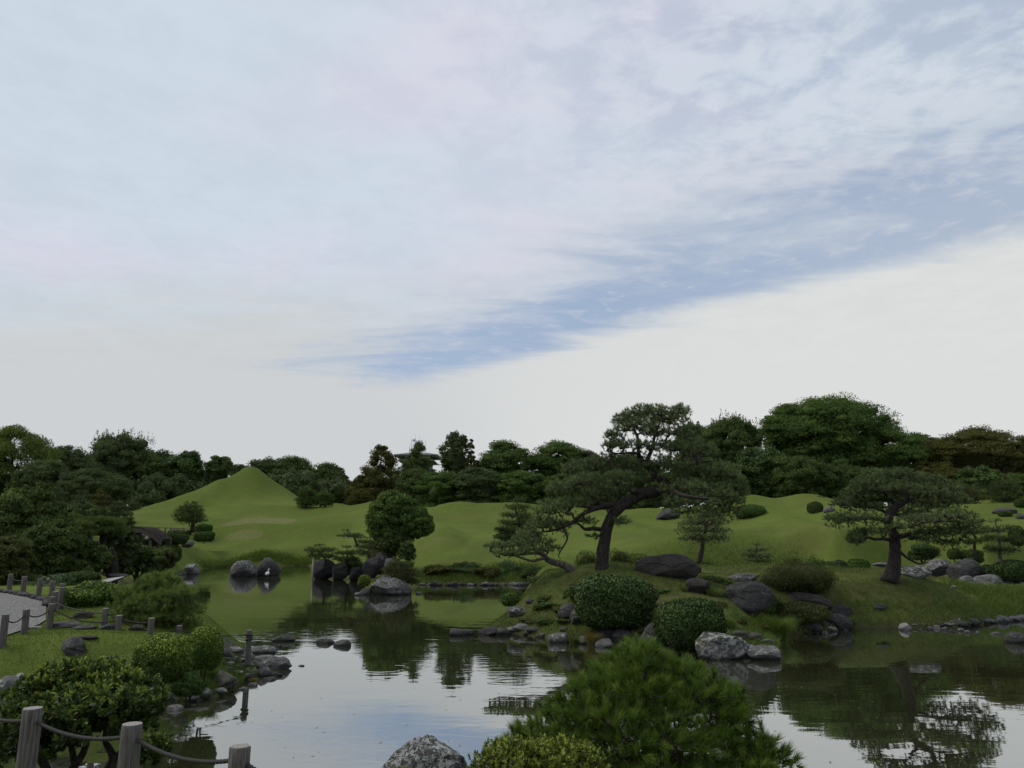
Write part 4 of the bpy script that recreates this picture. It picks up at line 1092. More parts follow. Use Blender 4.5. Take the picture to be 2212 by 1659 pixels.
# ------------------------------------------------------------------ the big leaning pine
D = 27.0
zb = on_ground(1300, 1236)
kz = PX(D) * .25
big = pine_tree('pine_tree', P(1300, 1240, D)[:], [
    px_limb([(1300, 1246, .23), (1303, 1187, .205), (1309, 1150, .195), (1319, 1119, .185, -.1), (1337, 1097, .19, -.2), (1359, 1079, .20, -.2), (1386, 1067, .195, 0), (1414, 1062, .18, .1), (1441, 1058, .14, .1), (1436, 1044, .12, .2), (1418, 1028, .11, .3), (1403, 1012, .10, .4), (1389, 999, .095, .4), (1381, 986, .085, .3)], D),
    px_limb([(1381, 988, .08), (1378, 962, .065), (1377, 945, .05), (1370, 925, .035), (1366, 908, .02)], D + .3),
    px_limb([(1392, 1002, .08), (1402, 985, .07), (1409, 965, .06), (1416, 937, .045), (1425, 915, .03), (1430, 898, .02)], D + .3),
    px_limb([(1378, 1064, .12), (1356, 1054, .105), (1336, 1047, .09), (1323, 1043, .075), (1306, 1049, .05), (1285, 1044, .035), (1262, 1048, .02)], D - .3),
    px_limb([(1342, 1094, .13), (1318, 1089, .105), (1296, 1096, .09), (1276, 1102, .08), (1253, 1114, .07), (1236, 1129, .06), (1216, 1139, .05), (1195, 1146, .035), (1165, 1150, .02)], D - .2),
    px_limb([(1216, 1140, .045), (1226, 1162, .035), (1216, 1182, .028), (1206, 1200, .018), (1212, 1208, .01)], D - .2),
    px_limb([(1309, 1146, .09), (1298, 1144, .08), (1281, 1142, .07), (1263, 1143, .055), (1253, 1134, .045), (1240, 1128, .025)], D + .1),
    px_limb([(1316, 1108, .04), (1312, 1104, .04), (1318, 1098, .03), (1330, 1098, .025)], D - .4),
    px_limb([(1440, 1060, .12), (1468, 1054, .09), (1496, 1054, .075), (1531, 1050, .055), (1568, 1048, .03), (1590, 1055, .015)], D + .4),
    px_limb([(1438, 1052, .10, 0), (1460, 1040, .08, .5), (1481, 1031, .07, .9), (1531, 1021, .05, 1.2), (1565, 1030, .025, 1.3)], D),
    px_limb([(1436, 1056, .10, 0), (1455, 1062, .08, -1), (1485, 1072, .06, -1.8), (1530, 1078, .035, -2.2)], D),
    px_limb([(1420, 1030, .08, .3), (1395, 1025, .06, 1.2), (1350, 1015, .045, 1.8), (1300, 1005, .03, 2), (1255, 1012, .015, 2)], D),
    px_limb([(1404, 1012, .07, .4), (1440, 1000, .05, .2), (1480, 988, .035, 0), (1520, 985, .02, -.2)], D),
    px_limb([(1381, 980, .05), (1360, 978, .04), (1335, 980, .03), (1312, 975, .015)], D),
  ], [
    px_pad(1398, 897, 58, 23, D, 262, .2, 1.3), px_pad(1468, 893, 28, 20, D, 100, .8, .8), px_pad(1352, 912, 32, 23, D, 112, .2, .9), px_pad(1440, 912, 55, 23, D, 188, .8, 1.1), px_pad(1375, 928, 52, 23, D, 150, 0, 1.1),
    px_pad(1328, 945, 24, 20, D, 75), px_pad(1425, 940, 50, 20, D, 138, .4), px_pad(1330, 966, 34, 17, D, 100), px_pad(1480, 945, 28, 32, D, 100, 1.2),
    px_pad(1380, 968, 45, 17, D, 100, -.4), px_pad(1450, 975, 55, 26, D, 175, .5), px_pad(1510, 985, 45, 38, D, 175, .6), px_pad(1310, 1000, 50, 23, D, 150, .8),
    px_pad(1370, 1010, 60, 26, D, 175, .8), px_pad(1440, 1010, 60, 29, D, 200, -.3), px_pad(1500, 1020, 60, 32, D, 225, .3), px_pad(1550, 1030, 50, 35, D, 212, .5), px_pad(1585, 1055, 28, 41, D, 150, .3),
    px_pad(1245, 1018, 42, 26, D, 125, .8), px_pad(1275, 1045, 55, 23, D, 150, -.3), px_pad(1340, 1035, 45, 17, D, 88, -.5), px_pad(1215, 1062, 40, 26, D, 125, .4), px_pad(1290, 1075, 50, 20, D, 100, .9),
    px_pad(1240, 1095, 45, 23, D, 138, 0), px_pad(1190, 1110, 45, 32, D, 150, -.2), px_pad(1175, 1140, 38, 26, D, 112, -.3), px_pad(1215, 1140, 30, 17, D, 62, .4), px_pad(1145, 1160, 32, 19, D, 75, -.3),
    px_pad(1480, 1060, 60, 23, D, 162, -.8), px_pad(1545, 1075, 50, 32, D, 175, -.6), px_pad(1490, 1090, 60, 23, D, 138, -1.2), px_pad(1425, 1085, 45, 17, D, 75, .8), px_pad(1265, 1130, 26, 14, D, 38), px_pad(1340, 1130, 26, 14, D, 28, -.5), px_pad(1580, 1090, 30, 23, D, 75, 0), px_pad(1560, 1108, 46, 23, D, 100, .3), px_pad(1602, 1072, 18, 32, D, 62, .3), px_pad(1500, 1108, 50, 14, D, 50, -.8), px_pad(1385, 1042, 40, 14, D, 62, .3), px_pad(1320, 1060, 50, 14, D, 62, -.6), px_pad(1285, 1160, 22, 9, D, 18),
  ], 'tall gnarled pine leaning right with a thick black trunk, biggest on the island', 'pinegrey', 3, step=.15, L=.135, wid=.0125, needles=26, rtip=.0065, rmax=.08, density=1.2)

# ------------------------------------------------------------------ the right pine
D = 28.8
pine_tree('pine_tree', P(1930, 1252, D)[:], [
    px_limb([(1922, 1258, .25), (1932, 1215, .21), (1933, 1170, .19), (1929, 1145, .175), (1919, 1127, .16), (1924, 1107, .15), (1936, 1094, .13), (1952, 1086, .10), (1962, 1072, .07), (1958, 1055, .05), (1950, 1040, .03)], D),
    px_limb([(1921, 1128, .11), (1904, 1122, .09), (1884, 1119, .08), (1859, 1119, .06), (1834, 1124, .04), (1806, 1132, .02)], D - .3),
    px_limb([(1936, 1094, .09), (1922, 1076, .07), (1908, 1064, .05), (1885, 1060, .025)], D + .3),
    px_limb([(1950, 1086, .08), (1979, 1075, .06), (2009, 1072, .045), (2040, 1075, .02)], D + .3),
    px_limb([(1934, 1160, .11), (1950, 1158, .085), (1974, 1150, .075), (1996, 1147, .06), (2034, 1144, .045), (2059, 1140, .03), (2090, 1150, .015)], D - .3),
    px_limb([(1930, 1168, .08), (1909, 1164, .06), (1889, 1165, .05), (1871, 1160, .035), (1850, 1168, .015)], D - .2),
    px_limb([(1928, 1110, .07, 0), (1955, 1112, .055, .8), (1990, 1105, .045, 1.5), (2030, 1108, .025, 1.8)], D),
    px_limb([(1928, 1140, .06, 0), (1960, 1138, .05, -1), (2000, 1128, .04, -1.8), (2050, 1125, .02, -2)], D),
    px_limb([(1924, 1110, .06, 0), (1890, 1098, .045, 1), (1850, 1092, .03, 1.6), (1820, 1092, .015, 1.8)], D),
    px_limb([(1942, 1190, .05, .3), (1960, 1205, .045, .6), (1985, 1218, .035, .8), (2005, 1214, .02, 1)], D),
  ], [
    px_pad(1935, 1030, 52, 20, D, 150), px_pad(1885, 1048, 48, 20, D, 150), px_pad(1990, 1040, 50, 20, D, 150, .4), px_pad(1850, 1068, 36, 17, D, 100, .4), px_pad(1925, 1058, 60, 20, D, 150, -.5),
    px_pad(2030, 1060, 50, 22, D, 162, .6), px_pad(1985, 1068, 60, 22, D, 150, -.4), px_pad(1835, 1092, 45, 20, D, 138, .8), px_pad(1885, 1098, 45, 14, D, 88, .8), px_pad(2060, 1085, 36, 23, D, 125, .3),
    px_pad(2010, 1098, 60, 20, D, 150, .8), px_pad(1960, 1108, 45, 14, D, 75, .7), px_pad(1815, 1125, 38, 17, D, 112, -.3), px_pad(1865, 1122, 50, 14, D, 112, -.5), px_pad(2060, 1120, 50, 20, D, 150, -1),
    px_pad(2000, 1125, 60, 17, D, 125, -1.4), px_pad(2085, 1145, 34, 20, D, 100, -.4), px_pad(1960, 1140, 45, 13, D, 62, -1), px_pad(1880, 1152, 45, 13, D, 88, -.3), px_pad(2030, 1155, 60, 17, D, 138, -.5),
    px_pad(1980, 1165, 45, 14, D, 62, .5), px_pad(2060, 1175, 36, 14, D, 62, -.3), px_pad(1850, 1170, 24, 10, D, 31, -.2),
  ], 'old spreading pine with a forked trunk on the right mound beside the speckled boulder', 'pinegrey', 5, step=.15, L=.125, wid=.012, needles=28, rtip=.007, rmax=.07, density=1.35)

# leaning low pine with a thick grey trunk on the island's left end
D = 27.6
pine_tree('pine_tree', P(1250, 1243, D)[:], [
    px_limb([(1254, 1250, .12), (1240, 1236, .135), (1220, 1222, .125), (1200, 1215, .115), (1184, 1210, .10), (1172, 1198, .085), (1160, 1190, .05), (1150, 1178, .025)], D),
    px_limb([(1178, 1206, .06), (1165, 1208, .05), (1150, 1212, .045), (1128, 1206, .035), (1110, 1200, .02)], D - .2),
    px_limb([(1172, 1196, .06), (1155, 1195, .05), (1130, 1197, .045), (1106, 1200, .04), (1080, 1196, .03), (1060, 1192, .015)], D + .2),
    px_limb([(1180, 1206, .05, 0), (1172, 1190, .04, .5), (1185, 1175, .03, .9), (1195, 1168, .015, 1)], D)],
  [px_pad(1080, 1183, 38, 12, D, 110), px_pad(1120, 1180, 40, 12, D, 110, .3), px_pad(1165, 1172, 40, 12, D, 110, .4), px_pad(1150, 1190, 40, 9, D, 80, -.5), px_pad(1100, 1198, 45, 9, D, 80, -.3), px_pad(1190, 1185, 26, 10, D, 50, .5), px_pad(1130, 1165, 30, 8, D, 60, .6)],
  'low pine lying almost flat with a thick bare grey trunk at the island\'s left end', 'pinegrey', 7, bark=BARKG, step=.13, L=.12, wid=.012, needles=24)

# other garden pines
def pn(*a, **k): return auto_pine(*a, **k)
pn(1118, 1076, 92, 1180, 46, 'bright green layered pine left of the big leaning pine', 'pine', 11, shoots=850, trunk_f=.12, layers=6, L=.2, base_x=1125)
pn(1085, 1125, 46, 1185, 45, 'small layered pine in front of the bright green one', 'pine', 12, shoots=280, trunk_f=.15, layers=4, L=.17)
pn(1522, 1092, 124, 1206, 45, 'slender pine with a fine open crown on the middle lawn', 'pinegrey', 13, shoots=800, trunk_f=.36, layers=5, L=.17, base_x=1509, tr=.13, needles=12)
pn(1634, 1174, 72, 1234, 37.5, 'small wiry pine with an open flat crown above the island boulders', 'pinegrey', 14, shoots=300, trunk_f=.35, layers=4, L=.11, needles=12)
pn(2150, 1120, 78, 1220, 47, 'leaning pine with a bare bent grey trunk on the right bank', 'pine', 19, shoots=420, trunk_f=.32, layers=4, L=.17, base_x=2168, bark=BARKG, tr=.11)
pn(2105, 1105, 46, 1200, 52, 'ragged pine leaning over the right bank, behind the bent one', 'pine', 20, shoots=260, trunk_f=.3, layers=4, L=.2)
pn(2064, 1040, 110, 1112, 78, 'pine with an umbrella crown behind the right pine', 'olive', 21, shoots=800, trunk_f=.25, layers=5, L=.3)
pn(2172, 1035, 84, 1098, 78, 'layered pine on a short trunk at the far right of the lawn', 'pine', 22, shoots=520, trunk_f=.3, layers=5, L=.28, base_x=2176, tr=.2)
pn(412, 1085, 68, 1144, 92, 'small round-headed pine on the left lawn before the green cone', 'pine', 23, shoots=620, trunk_f=.3, layers=5, L=.3, base_x=416, tr=.22, flat=.28)
pn(662, 1050, 44, 1096, 112, 'dense upright pine at the right foot of the green cone', 'mid', 24, shoots=520, trunk_f=.12, layers=5, L=.4, flat=.3)
pn(700, 1061, 42, 1094, 112, 'low rounded pine right of the upright one by the green cone', 'mid', 25, shoots=400, trunk_f=.15, layers=4, L=.4, flat=.3)
pn(778, 1058, 50, 1092, 111, 'layered brownish pine on the crest of the middle lawn', 'brown', 26, shoots=450, trunk_f=.25, layers=4, L=.4)
pn(748, 1144, 60, 1170, 55, 'thin bonsai pine reaching left with two flat pads over the rocky point', 'pinegrey', 27, shoots=130, trunk_f=.45, layers=2, L=.16, base_x=772, tr=.07)
pn(800, 1158, 72, 1212, 55, 'crooked bonsai pine above the rocks of the point', 'pinegrey', 28, shoots=420, trunk_f=.3, layers=4, L=.17, tr=.09)
pn(690, 1176, 72, 1215, 56, 'dark flat bonsai pine at the left of the rocky point', 'pine', 29, shoots=330, trunk_f=.3, layers=3, L=.17, base_x=702)
pn(748, 1180, 56, 1222, 55.5, 'spreading bonsai pine in the middle of the rocky point', 'pine', 30, shoots=300, trunk_f=.3, layers=3, L=.17)
pn(860, 1206, 80, 1258, 43, 'weeping greenish pine hanging over the large pale boulder', 'olive', 31, shoots=620, trunk_f=.05, layers=5, L=.15, base_x=880)
pn(35, 1058, 54, 1110, 68, 'layered pine at the left edge before the dark wood', 'olive', 32, shoots=350, trunk_f=.2, layers=4, L=.27)
pn(125, 1056, 44, 1105, 70, 'small pine with tiered pads before the dark wood on the left', 'slate', 33, shoots=260, trunk_f=.3, layers=4, L=.27)
pn(180, 1062, 56, 1120, 66, 'rounded pine in the row below the left wood', 'slate', 34, shoots=380, trunk_f=.15, layers=5, L=.27)
pn(218, 1060, 52, 1125, 66, 'brownish pine in the row below the left wood', 'brown', 35, shoots=350, trunk_f=.2, layers=5, L=.27)
pn(255, 1084, 60, 1135, 62, 'low spreading pine behind the arched bridge, left', 'slate', 36, shoots=350, trunk_f=.2, layers=4, L=.25)
pn(330, 1064, 74, 1110, 146, 'wide flat-layered pine at the left foot of the green cone', 'slate', 37, shoots=520, trunk_f=.15, layers=4, L=.4)
pn(283, 1078, 44, 1116, 120, 'small tiered pine below the flat-layered one', 'slate', 38, shoots=240, trunk_f=.2, layers=4, L=.35)
pn(220, 1106, 112, 1215, 40, 'broad flat-crowned tree with drooping edges before the bridge', 'mid', 39, shoots=1500, trunk_f=.58, layers=3, L=.2, base_x=220, tr=.25, flat=.16)
pn(162, 1112, 82, 1190, 38, 'low flat-crowned tree left of the broad one', 'lime', 40, shoots=600, trunk_f=.5, layers=3, L=.2, flat=.2)
pn(276, 1108, 30, 1150, 56, 'small tiered pine left of the arched bridge', 'slate', 41, shoots=240, trunk_f=.2, layers=4, L=.2)

def cr_(*a, **k): return crown_tree(*a, skirt=a[0] < 500, **k)
cr_(62, 1062, 140, 1215, 34, 'large bushy pine rising at the left edge above the fence', 'pine', 51, 'spiky', clumps=110, per=190, leaf=.14, asp=.18)
cr_(118, 1128, 120, 1255, 30, 'dark lower pine mass between the fence and the bridge', 'dark', 52, 'spiky', clumps=90, per=170, leaf=.13, asp=.2)
cr_(10, 1160, 110, 1250, 27, 'yellowish layered conifer at the left edge right above the fence posts', 'olive', 53, 'flat', clumps=80, per=170, leaf=.10, asp=.25)
cr_(40, 1110, 130, 1240, 37, 'deep green conifer behind the yellowish one at the left edge', 'pine', 54, 'spiky', clumps=80, per=150, leaf=.15, asp=.2)
cr_(188, 1170, 90, 1262, 31, 'shrubby dark tree above the slatted walkway', 'dark', 55, 'round', clumps=60, per=120, leaf=.11)
cr_(302, 1181, 96, 1245, 44, 'dark round-crowned tree under the arched bridge', 'dark', 56, 'round', clumps=70, per=120, leaf=.15)
cr_(265, 1140, 70, 1230, 42, 'dark upright tree behind the standing stones', 'slate', 57, 'round', clumps=60, per=120, leaf=.14)
cr_(345, 1185, 80, 1232, 47, 'low olive-green shrub tree on the far left bank', 'olive', 58, 'round', clumps=60, per=110, leaf=.14)
cr_(215, 1188, 60, 1225, 32, 'small leafy tree before the grey standing stone', 'olive', 59, 'flat', clumps=50, per=110, leaf=.10)
cr_(170, 1085, 110, 1150, 52, 'rounded grey-green tree in the middle of the left bank', 'slate', 60, 'round', clumps=70, per=120, leaf=.2)
cr_(75, 1165, 110, 1262, 30, 'dark understory shrub tree directly behind the path fence', 'dark', 61, 'round', clumps=70, per=120, leaf=.12)
# the round-headed pine of the rocky point
cr_(855, 1062, 116, 1196, 55, 'large dense round-headed pine on the rocky point, darkest tree mid-pond', 'mid', 62, 'round', clumps=130, per=190, leaf=.15)
cr_(903, 1098, 62, 1176, 54, 'lower right lobe tree beside the large round-headed pine', 'mid', 63, 'round', clumps=60, per=150, leaf=.15, trunk=False)
cr_(850, 1140, 80, 1205, 54, 'drooping dark tree under the round-headed pine', 'pine', 64, 'round', clumps=60, per=130, leaf=.15)
cr_(880, 1172, 34, 1218, 50, 'glossy leafy shrub below the round-headed pine', 'camellia', 65, 'round', clumps=36, per=70, leaf=.17)

# ------------------------------------------------------------------ the wood behind the lawn, tree by tree
BG = 'trees of the wood behind the garden'
for a in [
 (35, 930, 160, 1090, 92, 'pale green airy tree at the far left edge of the wood', 'lime', 101, 'loose', 120, 130),
 (-60, 945, 160, 1110, 95, 'dark tree filling the left edge behind the pale one', 'dark', 102, 'round', 90, 110),
 (100, 1000, 120, 1110, 88, 'low dark tree below the pale airy one', 'slate', 103, 'round', 90, 110),
 (150, 966, 120, 1100, 98, 'dark domed tree second from the left in the wood', 'slate', 104, 'round', 110, 110),
 (262, 944, 150, 1095, 100, 'tall spiky-topped dark conifer, highest of the left wood', 'slate', 105, 'spiky', 130, 120),
 (215, 1014, 146, 1112, 80, 'low fuzzy grey-green dome before the tall spiky conifer', 'slate', 106, 'round', 120, 130),
 (338, 972, 100, 1095, 104, 'dark tree between the spiky conifer and the glossy one', 'dark', 107, 'round', 100, 110),
 (402, 975, 82, 1080, 112, 'glossy dark tree at the left shoulder of the green cone', 'camellia', 108, 'round', 90, 110),
 (476, 987, 62, 1055, 135, 'small round dark tree alone left of the green cone', 'dark', 109, 'round', 70, 110),
 (520, 1005, 60, 1060, 150, 'low dark tree just behind the tip of the green cone', 'slate', 110, 'round', 50, 90),
 (576, 993, 80, 1080, 140, 'dark tree at the right shoulder of the green cone', 'slate', 111, 'round', 80, 110),
 (632, 990, 110, 1100, 132, 'broad dark crown right of the green cone', 'dark', 112, 'round', 110, 120),
 (705, 1001, 96, 1110, 130, 'dark rounded crown sinking to the right of the broad one', 'dark', 113, 'round', 100, 120),
 (740, 1030, 60, 1100, 138, 'low dark tree in the dip before the brownish conifer', 'slate', 114, 'round', 60, 100),
 (824, 964, 134, 1105, 122, 'broad brownish conifer, darkest cone of the middle wood', 'brown', 115, 'cone', 150, 130),
 (790, 1030, 90, 1105, 120, 'reddish green shrub tree left of the brownish conifer', 'brown', 116, 'round', 80, 110),
 (905, 957, 118, 1090, 118, 'dark fir with upturned arms before the antenna tower', 'pine', 117, 'fir', 130, 120),
 (985, 940, 76, 1040, 125, 'open-branched pine with bare gaps left of the narrow conifer', 'slate', 118, 'spiky', 70, 45),
 (1018, 949, 34, 1050, 122, 'narrow pointed conifer in the middle wood', 'brown', 119, 'cone', 60, 80),
 (1045, 990, 60, 1060, 124, 'dark tree between the narrow conifer and the round oak', 'dark', 120, 'round', 60, 110),
 (1098, 955, 112, 1080, 126, 'rounded dark oak left of the pale-rimmed one', 'mid', 121, 'flat', 110, 120),
 (1205, 955, 120, 1080, 128, 'oak with a paler rim behind the big leaning pine', 'mid', 122, 'flat', 120, 120),
 (1270, 975, 90, 1080, 126, 'dark tree behind the crown of the big leaning pine', 'slate', 123, 'round', 90, 110),
 (1350, 985, 110, 1080, 124, 'dark tree behind the trunk top of the big leaning pine', 'slate', 124, 'round', 90, 110),
 (960, 1020, 130, 1100, 106, 'mid green leafy tree at the back edge of the lawn, left', 'mid', 125, 'flat', 110, 120),
 (900, 1015, 80, 1095, 112, 'dark mid-height tree under the fir', 'pine', 126, 'round', 80, 110),
 (1035, 1012, 130, 1103, 104, 'darker leafy tree at the back edge of the lawn, centre', 'slate', 127, 'flat', 110, 120),
 (1130, 1020, 120, 1100, 102, 'leafy green tree at the back edge of the lawn, behind the layered pine', 'mid', 128, 'flat', 110, 120),
 (1225, 1025, 120, 1102, 100, 'low leafy tree behind the left limbs of the big pine', 'mid', 129, 'flat', 100, 110),
 (1320, 1030, 120, 1100, 100, 'low dark tree behind the arch of the big pine trunk', 'slate', 130, 'round', 90, 110),
 (1415, 1010, 120, 1100, 98, 'dark evergreen behind the right limbs of the big pine', 'dark', 131, 'round', 90, 110),
 (1500, 985, 110, 1095, 97, 'dark evergreen right behind the crown of the big pine', 'dark', 132, 'round', 100, 110),
 (1500, 915, 90, 1030, 112, 'upright dark tree showing above the big pine on the right', 'slate', 133, 'spiky', 90, 110),
 (1573, 900, 130, 1060, 104, 'tall dark spiky-topped evergreen left of the great dome', 'dark', 134, 'spiky', 140, 130),
 (1560, 1000, 110, 1090, 95, 'dark leafy evergreen at the lawn edge under the spiky one', 'camellia', 135, 'round', 100, 110),
 (1640, 965, 110, 1085, 96, 'blackish evergreen under the left edge of the great dome', 'camellia', 136, 'round', 100, 120),
 (1715, 985, 130, 1092, 93, 'blue-green leafy evergreen under the great dome', 'dark', 137, 'round', 120, 120),
 (1700, 878, 120, 1000, 106, 'left upper crown joined to the great dome', 'mid', 138, 'flat', 120, 130),
 (1790, 858, 250, 1060, 104, 'great domed camphor tree, tallest of the right wood', 'mid', 139, 'flat', 230, 170),
 (1905, 930, 190, 1080, 100, 'right spreading shoulder tree of the great dome', 'mid', 140, 'flat', 170, 140),
 (1800, 1000, 150, 1090, 94, 'dark shaded evergreen at the lawn edge below the great dome', 'dark', 141, 'round', 110, 120),
 (1890, 1015, 130, 1098, 92, 'dark shrub tree behind the right pine', 'camellia', 142, 'round', 100, 110),
 (1990, 935, 90, 1060, 108, 'small ragged crown between the two domes', 'olive', 143, 'flat', 80, 110),
 (2100, 930, 250, 1075, 98, 'wide brown-green domed tree on the far right', 'brown', 144, 'flat', 220, 160),
 (2010, 1000, 120, 1095, 94, 'brownish dark tree under the left edge of the right dome', 'brown', 145, 'flat', 90, 120),
 (2230, 960, 170, 1080, 100, 'brownish tree cut by the right edge of the picture', 'brown', 146, 'flat', 120, 130),
 (2110, 1010, 110, 1092, 90, 'leafy green tree below the brown-green dome', 'camellia', 147, 'round', 90, 110),
 (2190, 1025, 90, 1092, 90, 'bright mid-green tree at the right edge behind the lawn', 'mid', 148, 'flat', 80, 120),
 (2130, 1058, 100, 1092, 86, 'yellow-green hedge tree on the right behind the lawn crest', 'lime', 149, 'flat', 60, 120),
 (2300, 1000, 160, 1100, 88, 'dark tree just beyond the right edge of the picture', 'dark', 150, 'round', 80, 110)]:
    x, yt, w_, yb, D, lab, mt, sd, kd, cl_, pe = a
    if 250 < x < 540: D = max(D, 152)
    if 540 < x < 760: D = max(D, 158)
    crown_tree(x, yt, w_ * 1.06, yb + 6, D, lab, mt, sd, kd, group=BG, clumps=cl_, per=pe, skirt=True)
# the wood goes on behind, seen only through gaps: one mass
rs = np.random.RandomState(77); parts = []
for x in list(range(-260, 430, 46)) + list(range(600, 740, 40)) + list(range(860, 2500, 46)):
    D_ = 142 + (x * 7 % 11); q_ = P(x, 1100, D_); gz = H(q_.x, D_); hh = (10.5 if 1450 < x < 2000 else 8.0) + rs.uniform(-.6, .6)
    n = 22; d = unit(rs.randn(n, 3)); d[:, 2] = np.abs(d[:, 2]) * 1.2 - .25
    cc = np.array([q_.x, D_, gz + hh * .55]) + d * np.array([3.6, 3, hh * .42]); cr = rs.uniform(1.2, 2.0, n)
    cc[:6, 2] = gz + 1.0; parts.append(clump_leaves(cc, cr, 90, .6, .6, rs)); parts.append(clump_cores(cc, cr * .85, rs, .8))
V_, F_, T_ = merge(parts)
o_ = link('far_wood', mesh('far_wood', V_, F_, T_), LEAF['slate']); tag(o_, 'dark far wood seen through gaps between the garden trees', 'wood', kind='stuff')

# ------------------------------------------------------------------ clipped shrubs on the lawn
bush(365, 1215, 52, 40, 'rounded clipped shrub on the bank right of the arched bridge', 'mid', 201, leaf=.10, n=5000)
bush(441, 1147, 32, 15, 'upper cushion of the two-tier clipped shrub on the left lawn', 'mid', 202, leaf=.13, n=3000, D=84, shape=3.4)
bush(442, 1166, 39, 18, 'lower cushion of the two-tier clipped shrub on the left lawn', 'mid', 203, leaf=.13, n=3000, D=82.5, shape=3.4)
bush(407, 1156, 12, 10, 'little dark shrub beside the two-tier clipped shrub', 'dark', 204, leaf=.12, n=900)
bush(318, 1182, 84, 30, 'made-up dark thicket behind the arched bridge, standing in for the shade beneath it', 'dark', 199, D=63, leaf=.13, n=3000, ragged=.2, lumps=.2)  # added so the gap under the arch reads dark instead of showing light lawn
bush(383, 1172, 48, 24, 'dark ragged shrub at the right end of the arched bridge', 'dark', 205, leaf=.13, n=4000, ragged=.12, lumps=.14, D=66)
bush(955, 1106, 29, 17, 'round topiary on the back edge of the middle lawn', 'mid', 206, leaf=.16, n=2500, D=100)
bush(988, 1108, 30, 14, 'feathery low shrub right of the round topiary', 'olive', 207, leaf=.18, n=2000, ragged=.2, lumps=.2, D=96)
bush(1010, 1106, 36, 22, 'leafy light shrub on the back edge of the middle lawn', 'pine', 208, leaf=.2, n=2600, ragged=.2, lumps=.25, D=98)
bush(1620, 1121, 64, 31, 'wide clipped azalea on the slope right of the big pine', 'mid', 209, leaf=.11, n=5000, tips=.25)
bush(1760, 1110, 32, 26, 'round clipped shrub alone on the right lawn slope', 'pine', 210, leaf=.11, n=3000)
bush(1770, 1085, 26, 13, 'small dome shrub on the crest of the right lawn', 'dark', 211, leaf=.13, n=1500, D=84)
bush(2060, 1108, 36, 18, 'flat dome shrub on the crest behind the right pine', 'pine', 212, leaf=.13, n=2400, D=76)
bush(2170, 1118, 26, 14, 'small shrub by the rock under the far right pine', 'dark', 213, leaf=.12, n=1500)
bush(2205, 1095, 26, 18, 'dark round shrub at the right edge of the lawn', 'dark', 214, leaf=.12, n=1500, D=72)
bush(1850, 1168, 36, 22, 'dark shrub under the left boughs of the right pine', 'dark', 215, leaf=.13, n=2000, D=58, lumps=.12)
bush(1853, 1243, 46, 36, 'leafy round shrub by the channel', 'mid', 216, leaf=.12, n=3000, D=49, tips=.2)
bush(1813, 1238, 40, 28, 'grey-green shrub by the channel rocks', 'slate', 217, leaf=.12, n=2400, D=50, ragged=.12, lumps=.15)
bush(1784, 1234, 26, 22, 'bright low shrub left of the channel rocks', 'pine', 218, leaf=.12, n=1800, D=51, ragged=.15, lumps=.12)
bush(2196, 1172, 34, 34, 'dark ragged shrub on the right bank near the edge', 'dark', 219, leaf=.14, n=2600, D=56, ragged=.15, lumps=.15)
bush(2060, 1204, 26, 20, 'round fuzzy shrub on the right bank', 'pine', 220, leaf=.12, n=1500, D=52, ragged=.1)
bush(1990, 1205, 60, 30, 'dark shrub behind the right pine trunk, across the channel', 'dark', 221, leaf=.13, n=2400, D=54, ragged=.15, lumps=.2)
bush(2190, 1248, 86, 38, 'low dark hedge mound by the slabs on the right', 'camellia', 222, leaf=.11, n=5500, D=46)
bush(2135, 1247, 44, 26, 'small dark bush between the tall boulder and the hedge', 'camellia', 223, leaf=.11, n=2600, D=48, lumps=.12)
bush(2095, 1212, 44, 24, 'bright leafy shrub behind the tall channel boulder', 'mid', 224, leaf=.13, n=2400, D=52, ragged=.15, lumps=.15)
bush(1375, 1234, 50, 38, 'bright clipped shrub tucked against the huge dark boulder', 'lemon', 225, leaf=.085, n=4200, D=32.5)
bush(1525, 1236, 34, 22, 'dark low shrub right of the huge boulder', 'dark', 226, leaf=.09, n=2200, D=36, ragged=.15)
# island shrubs
bush(1268, 1238, 44, 44, 'small dense twiggy pine shrub left of the big trunk', 'olive', 15, D=31, leaf=.09, n=2400, ragged=.22, lumps=.2, asp=.25, coreK=.6, name='pine_shrub')
bush(1338, 1242, 46, 54, 'small dense twiggy pine shrub right of the big trunk', 'olive', 16, D=31, leaf=.09, n=2600, ragged=.22, lumps=.2, asp=.25, coreK=.6, name='pine_shrub')
bush(1712, 1240, 44, 34, 'low twiggy pine shrub behind the wide island shrub, left', 'olive', 17, D=32, leaf=.09, n=1500, ragged=.3, lumps=.3, asp=.25, coreK=.5, name='pine_shrub')
bush(1758, 1242, 42, 40, 'low twiggy pine shrub behind the wide island shrub, right', 'mid', 18, D=33, leaf=.09, n=1500, ragged=.3, lumps=.3, asp=.25, coreK=.5, name='pine_shrub')
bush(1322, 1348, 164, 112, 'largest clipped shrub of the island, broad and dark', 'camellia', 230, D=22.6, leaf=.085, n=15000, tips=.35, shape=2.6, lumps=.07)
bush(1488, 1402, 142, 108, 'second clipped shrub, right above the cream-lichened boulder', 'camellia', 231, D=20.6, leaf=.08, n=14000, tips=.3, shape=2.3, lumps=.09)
bush(1722, 1284, 136, 66, 'wide low olive shrub with bare stems showing at its right', 'olive', 232, D=27.0, leaf=.075, n=9000, ragged=.12, lumps=.16, asp=.35, shape=2.2)
bush(1733, 1338, 118, 38, 'creeping green shrub spread over the long reddish boulder', 'olive', 233, D=25.2, leaf=.06, n=8000, ragged=.15, lumps=.12, shape=2.2, coreK=.75)
bush(1103, 1303, 36, 22, 'small bright round shrub on the left tip of the island', 'box', 234, D=27.2, leaf=.07, n=2200, tips=.3)
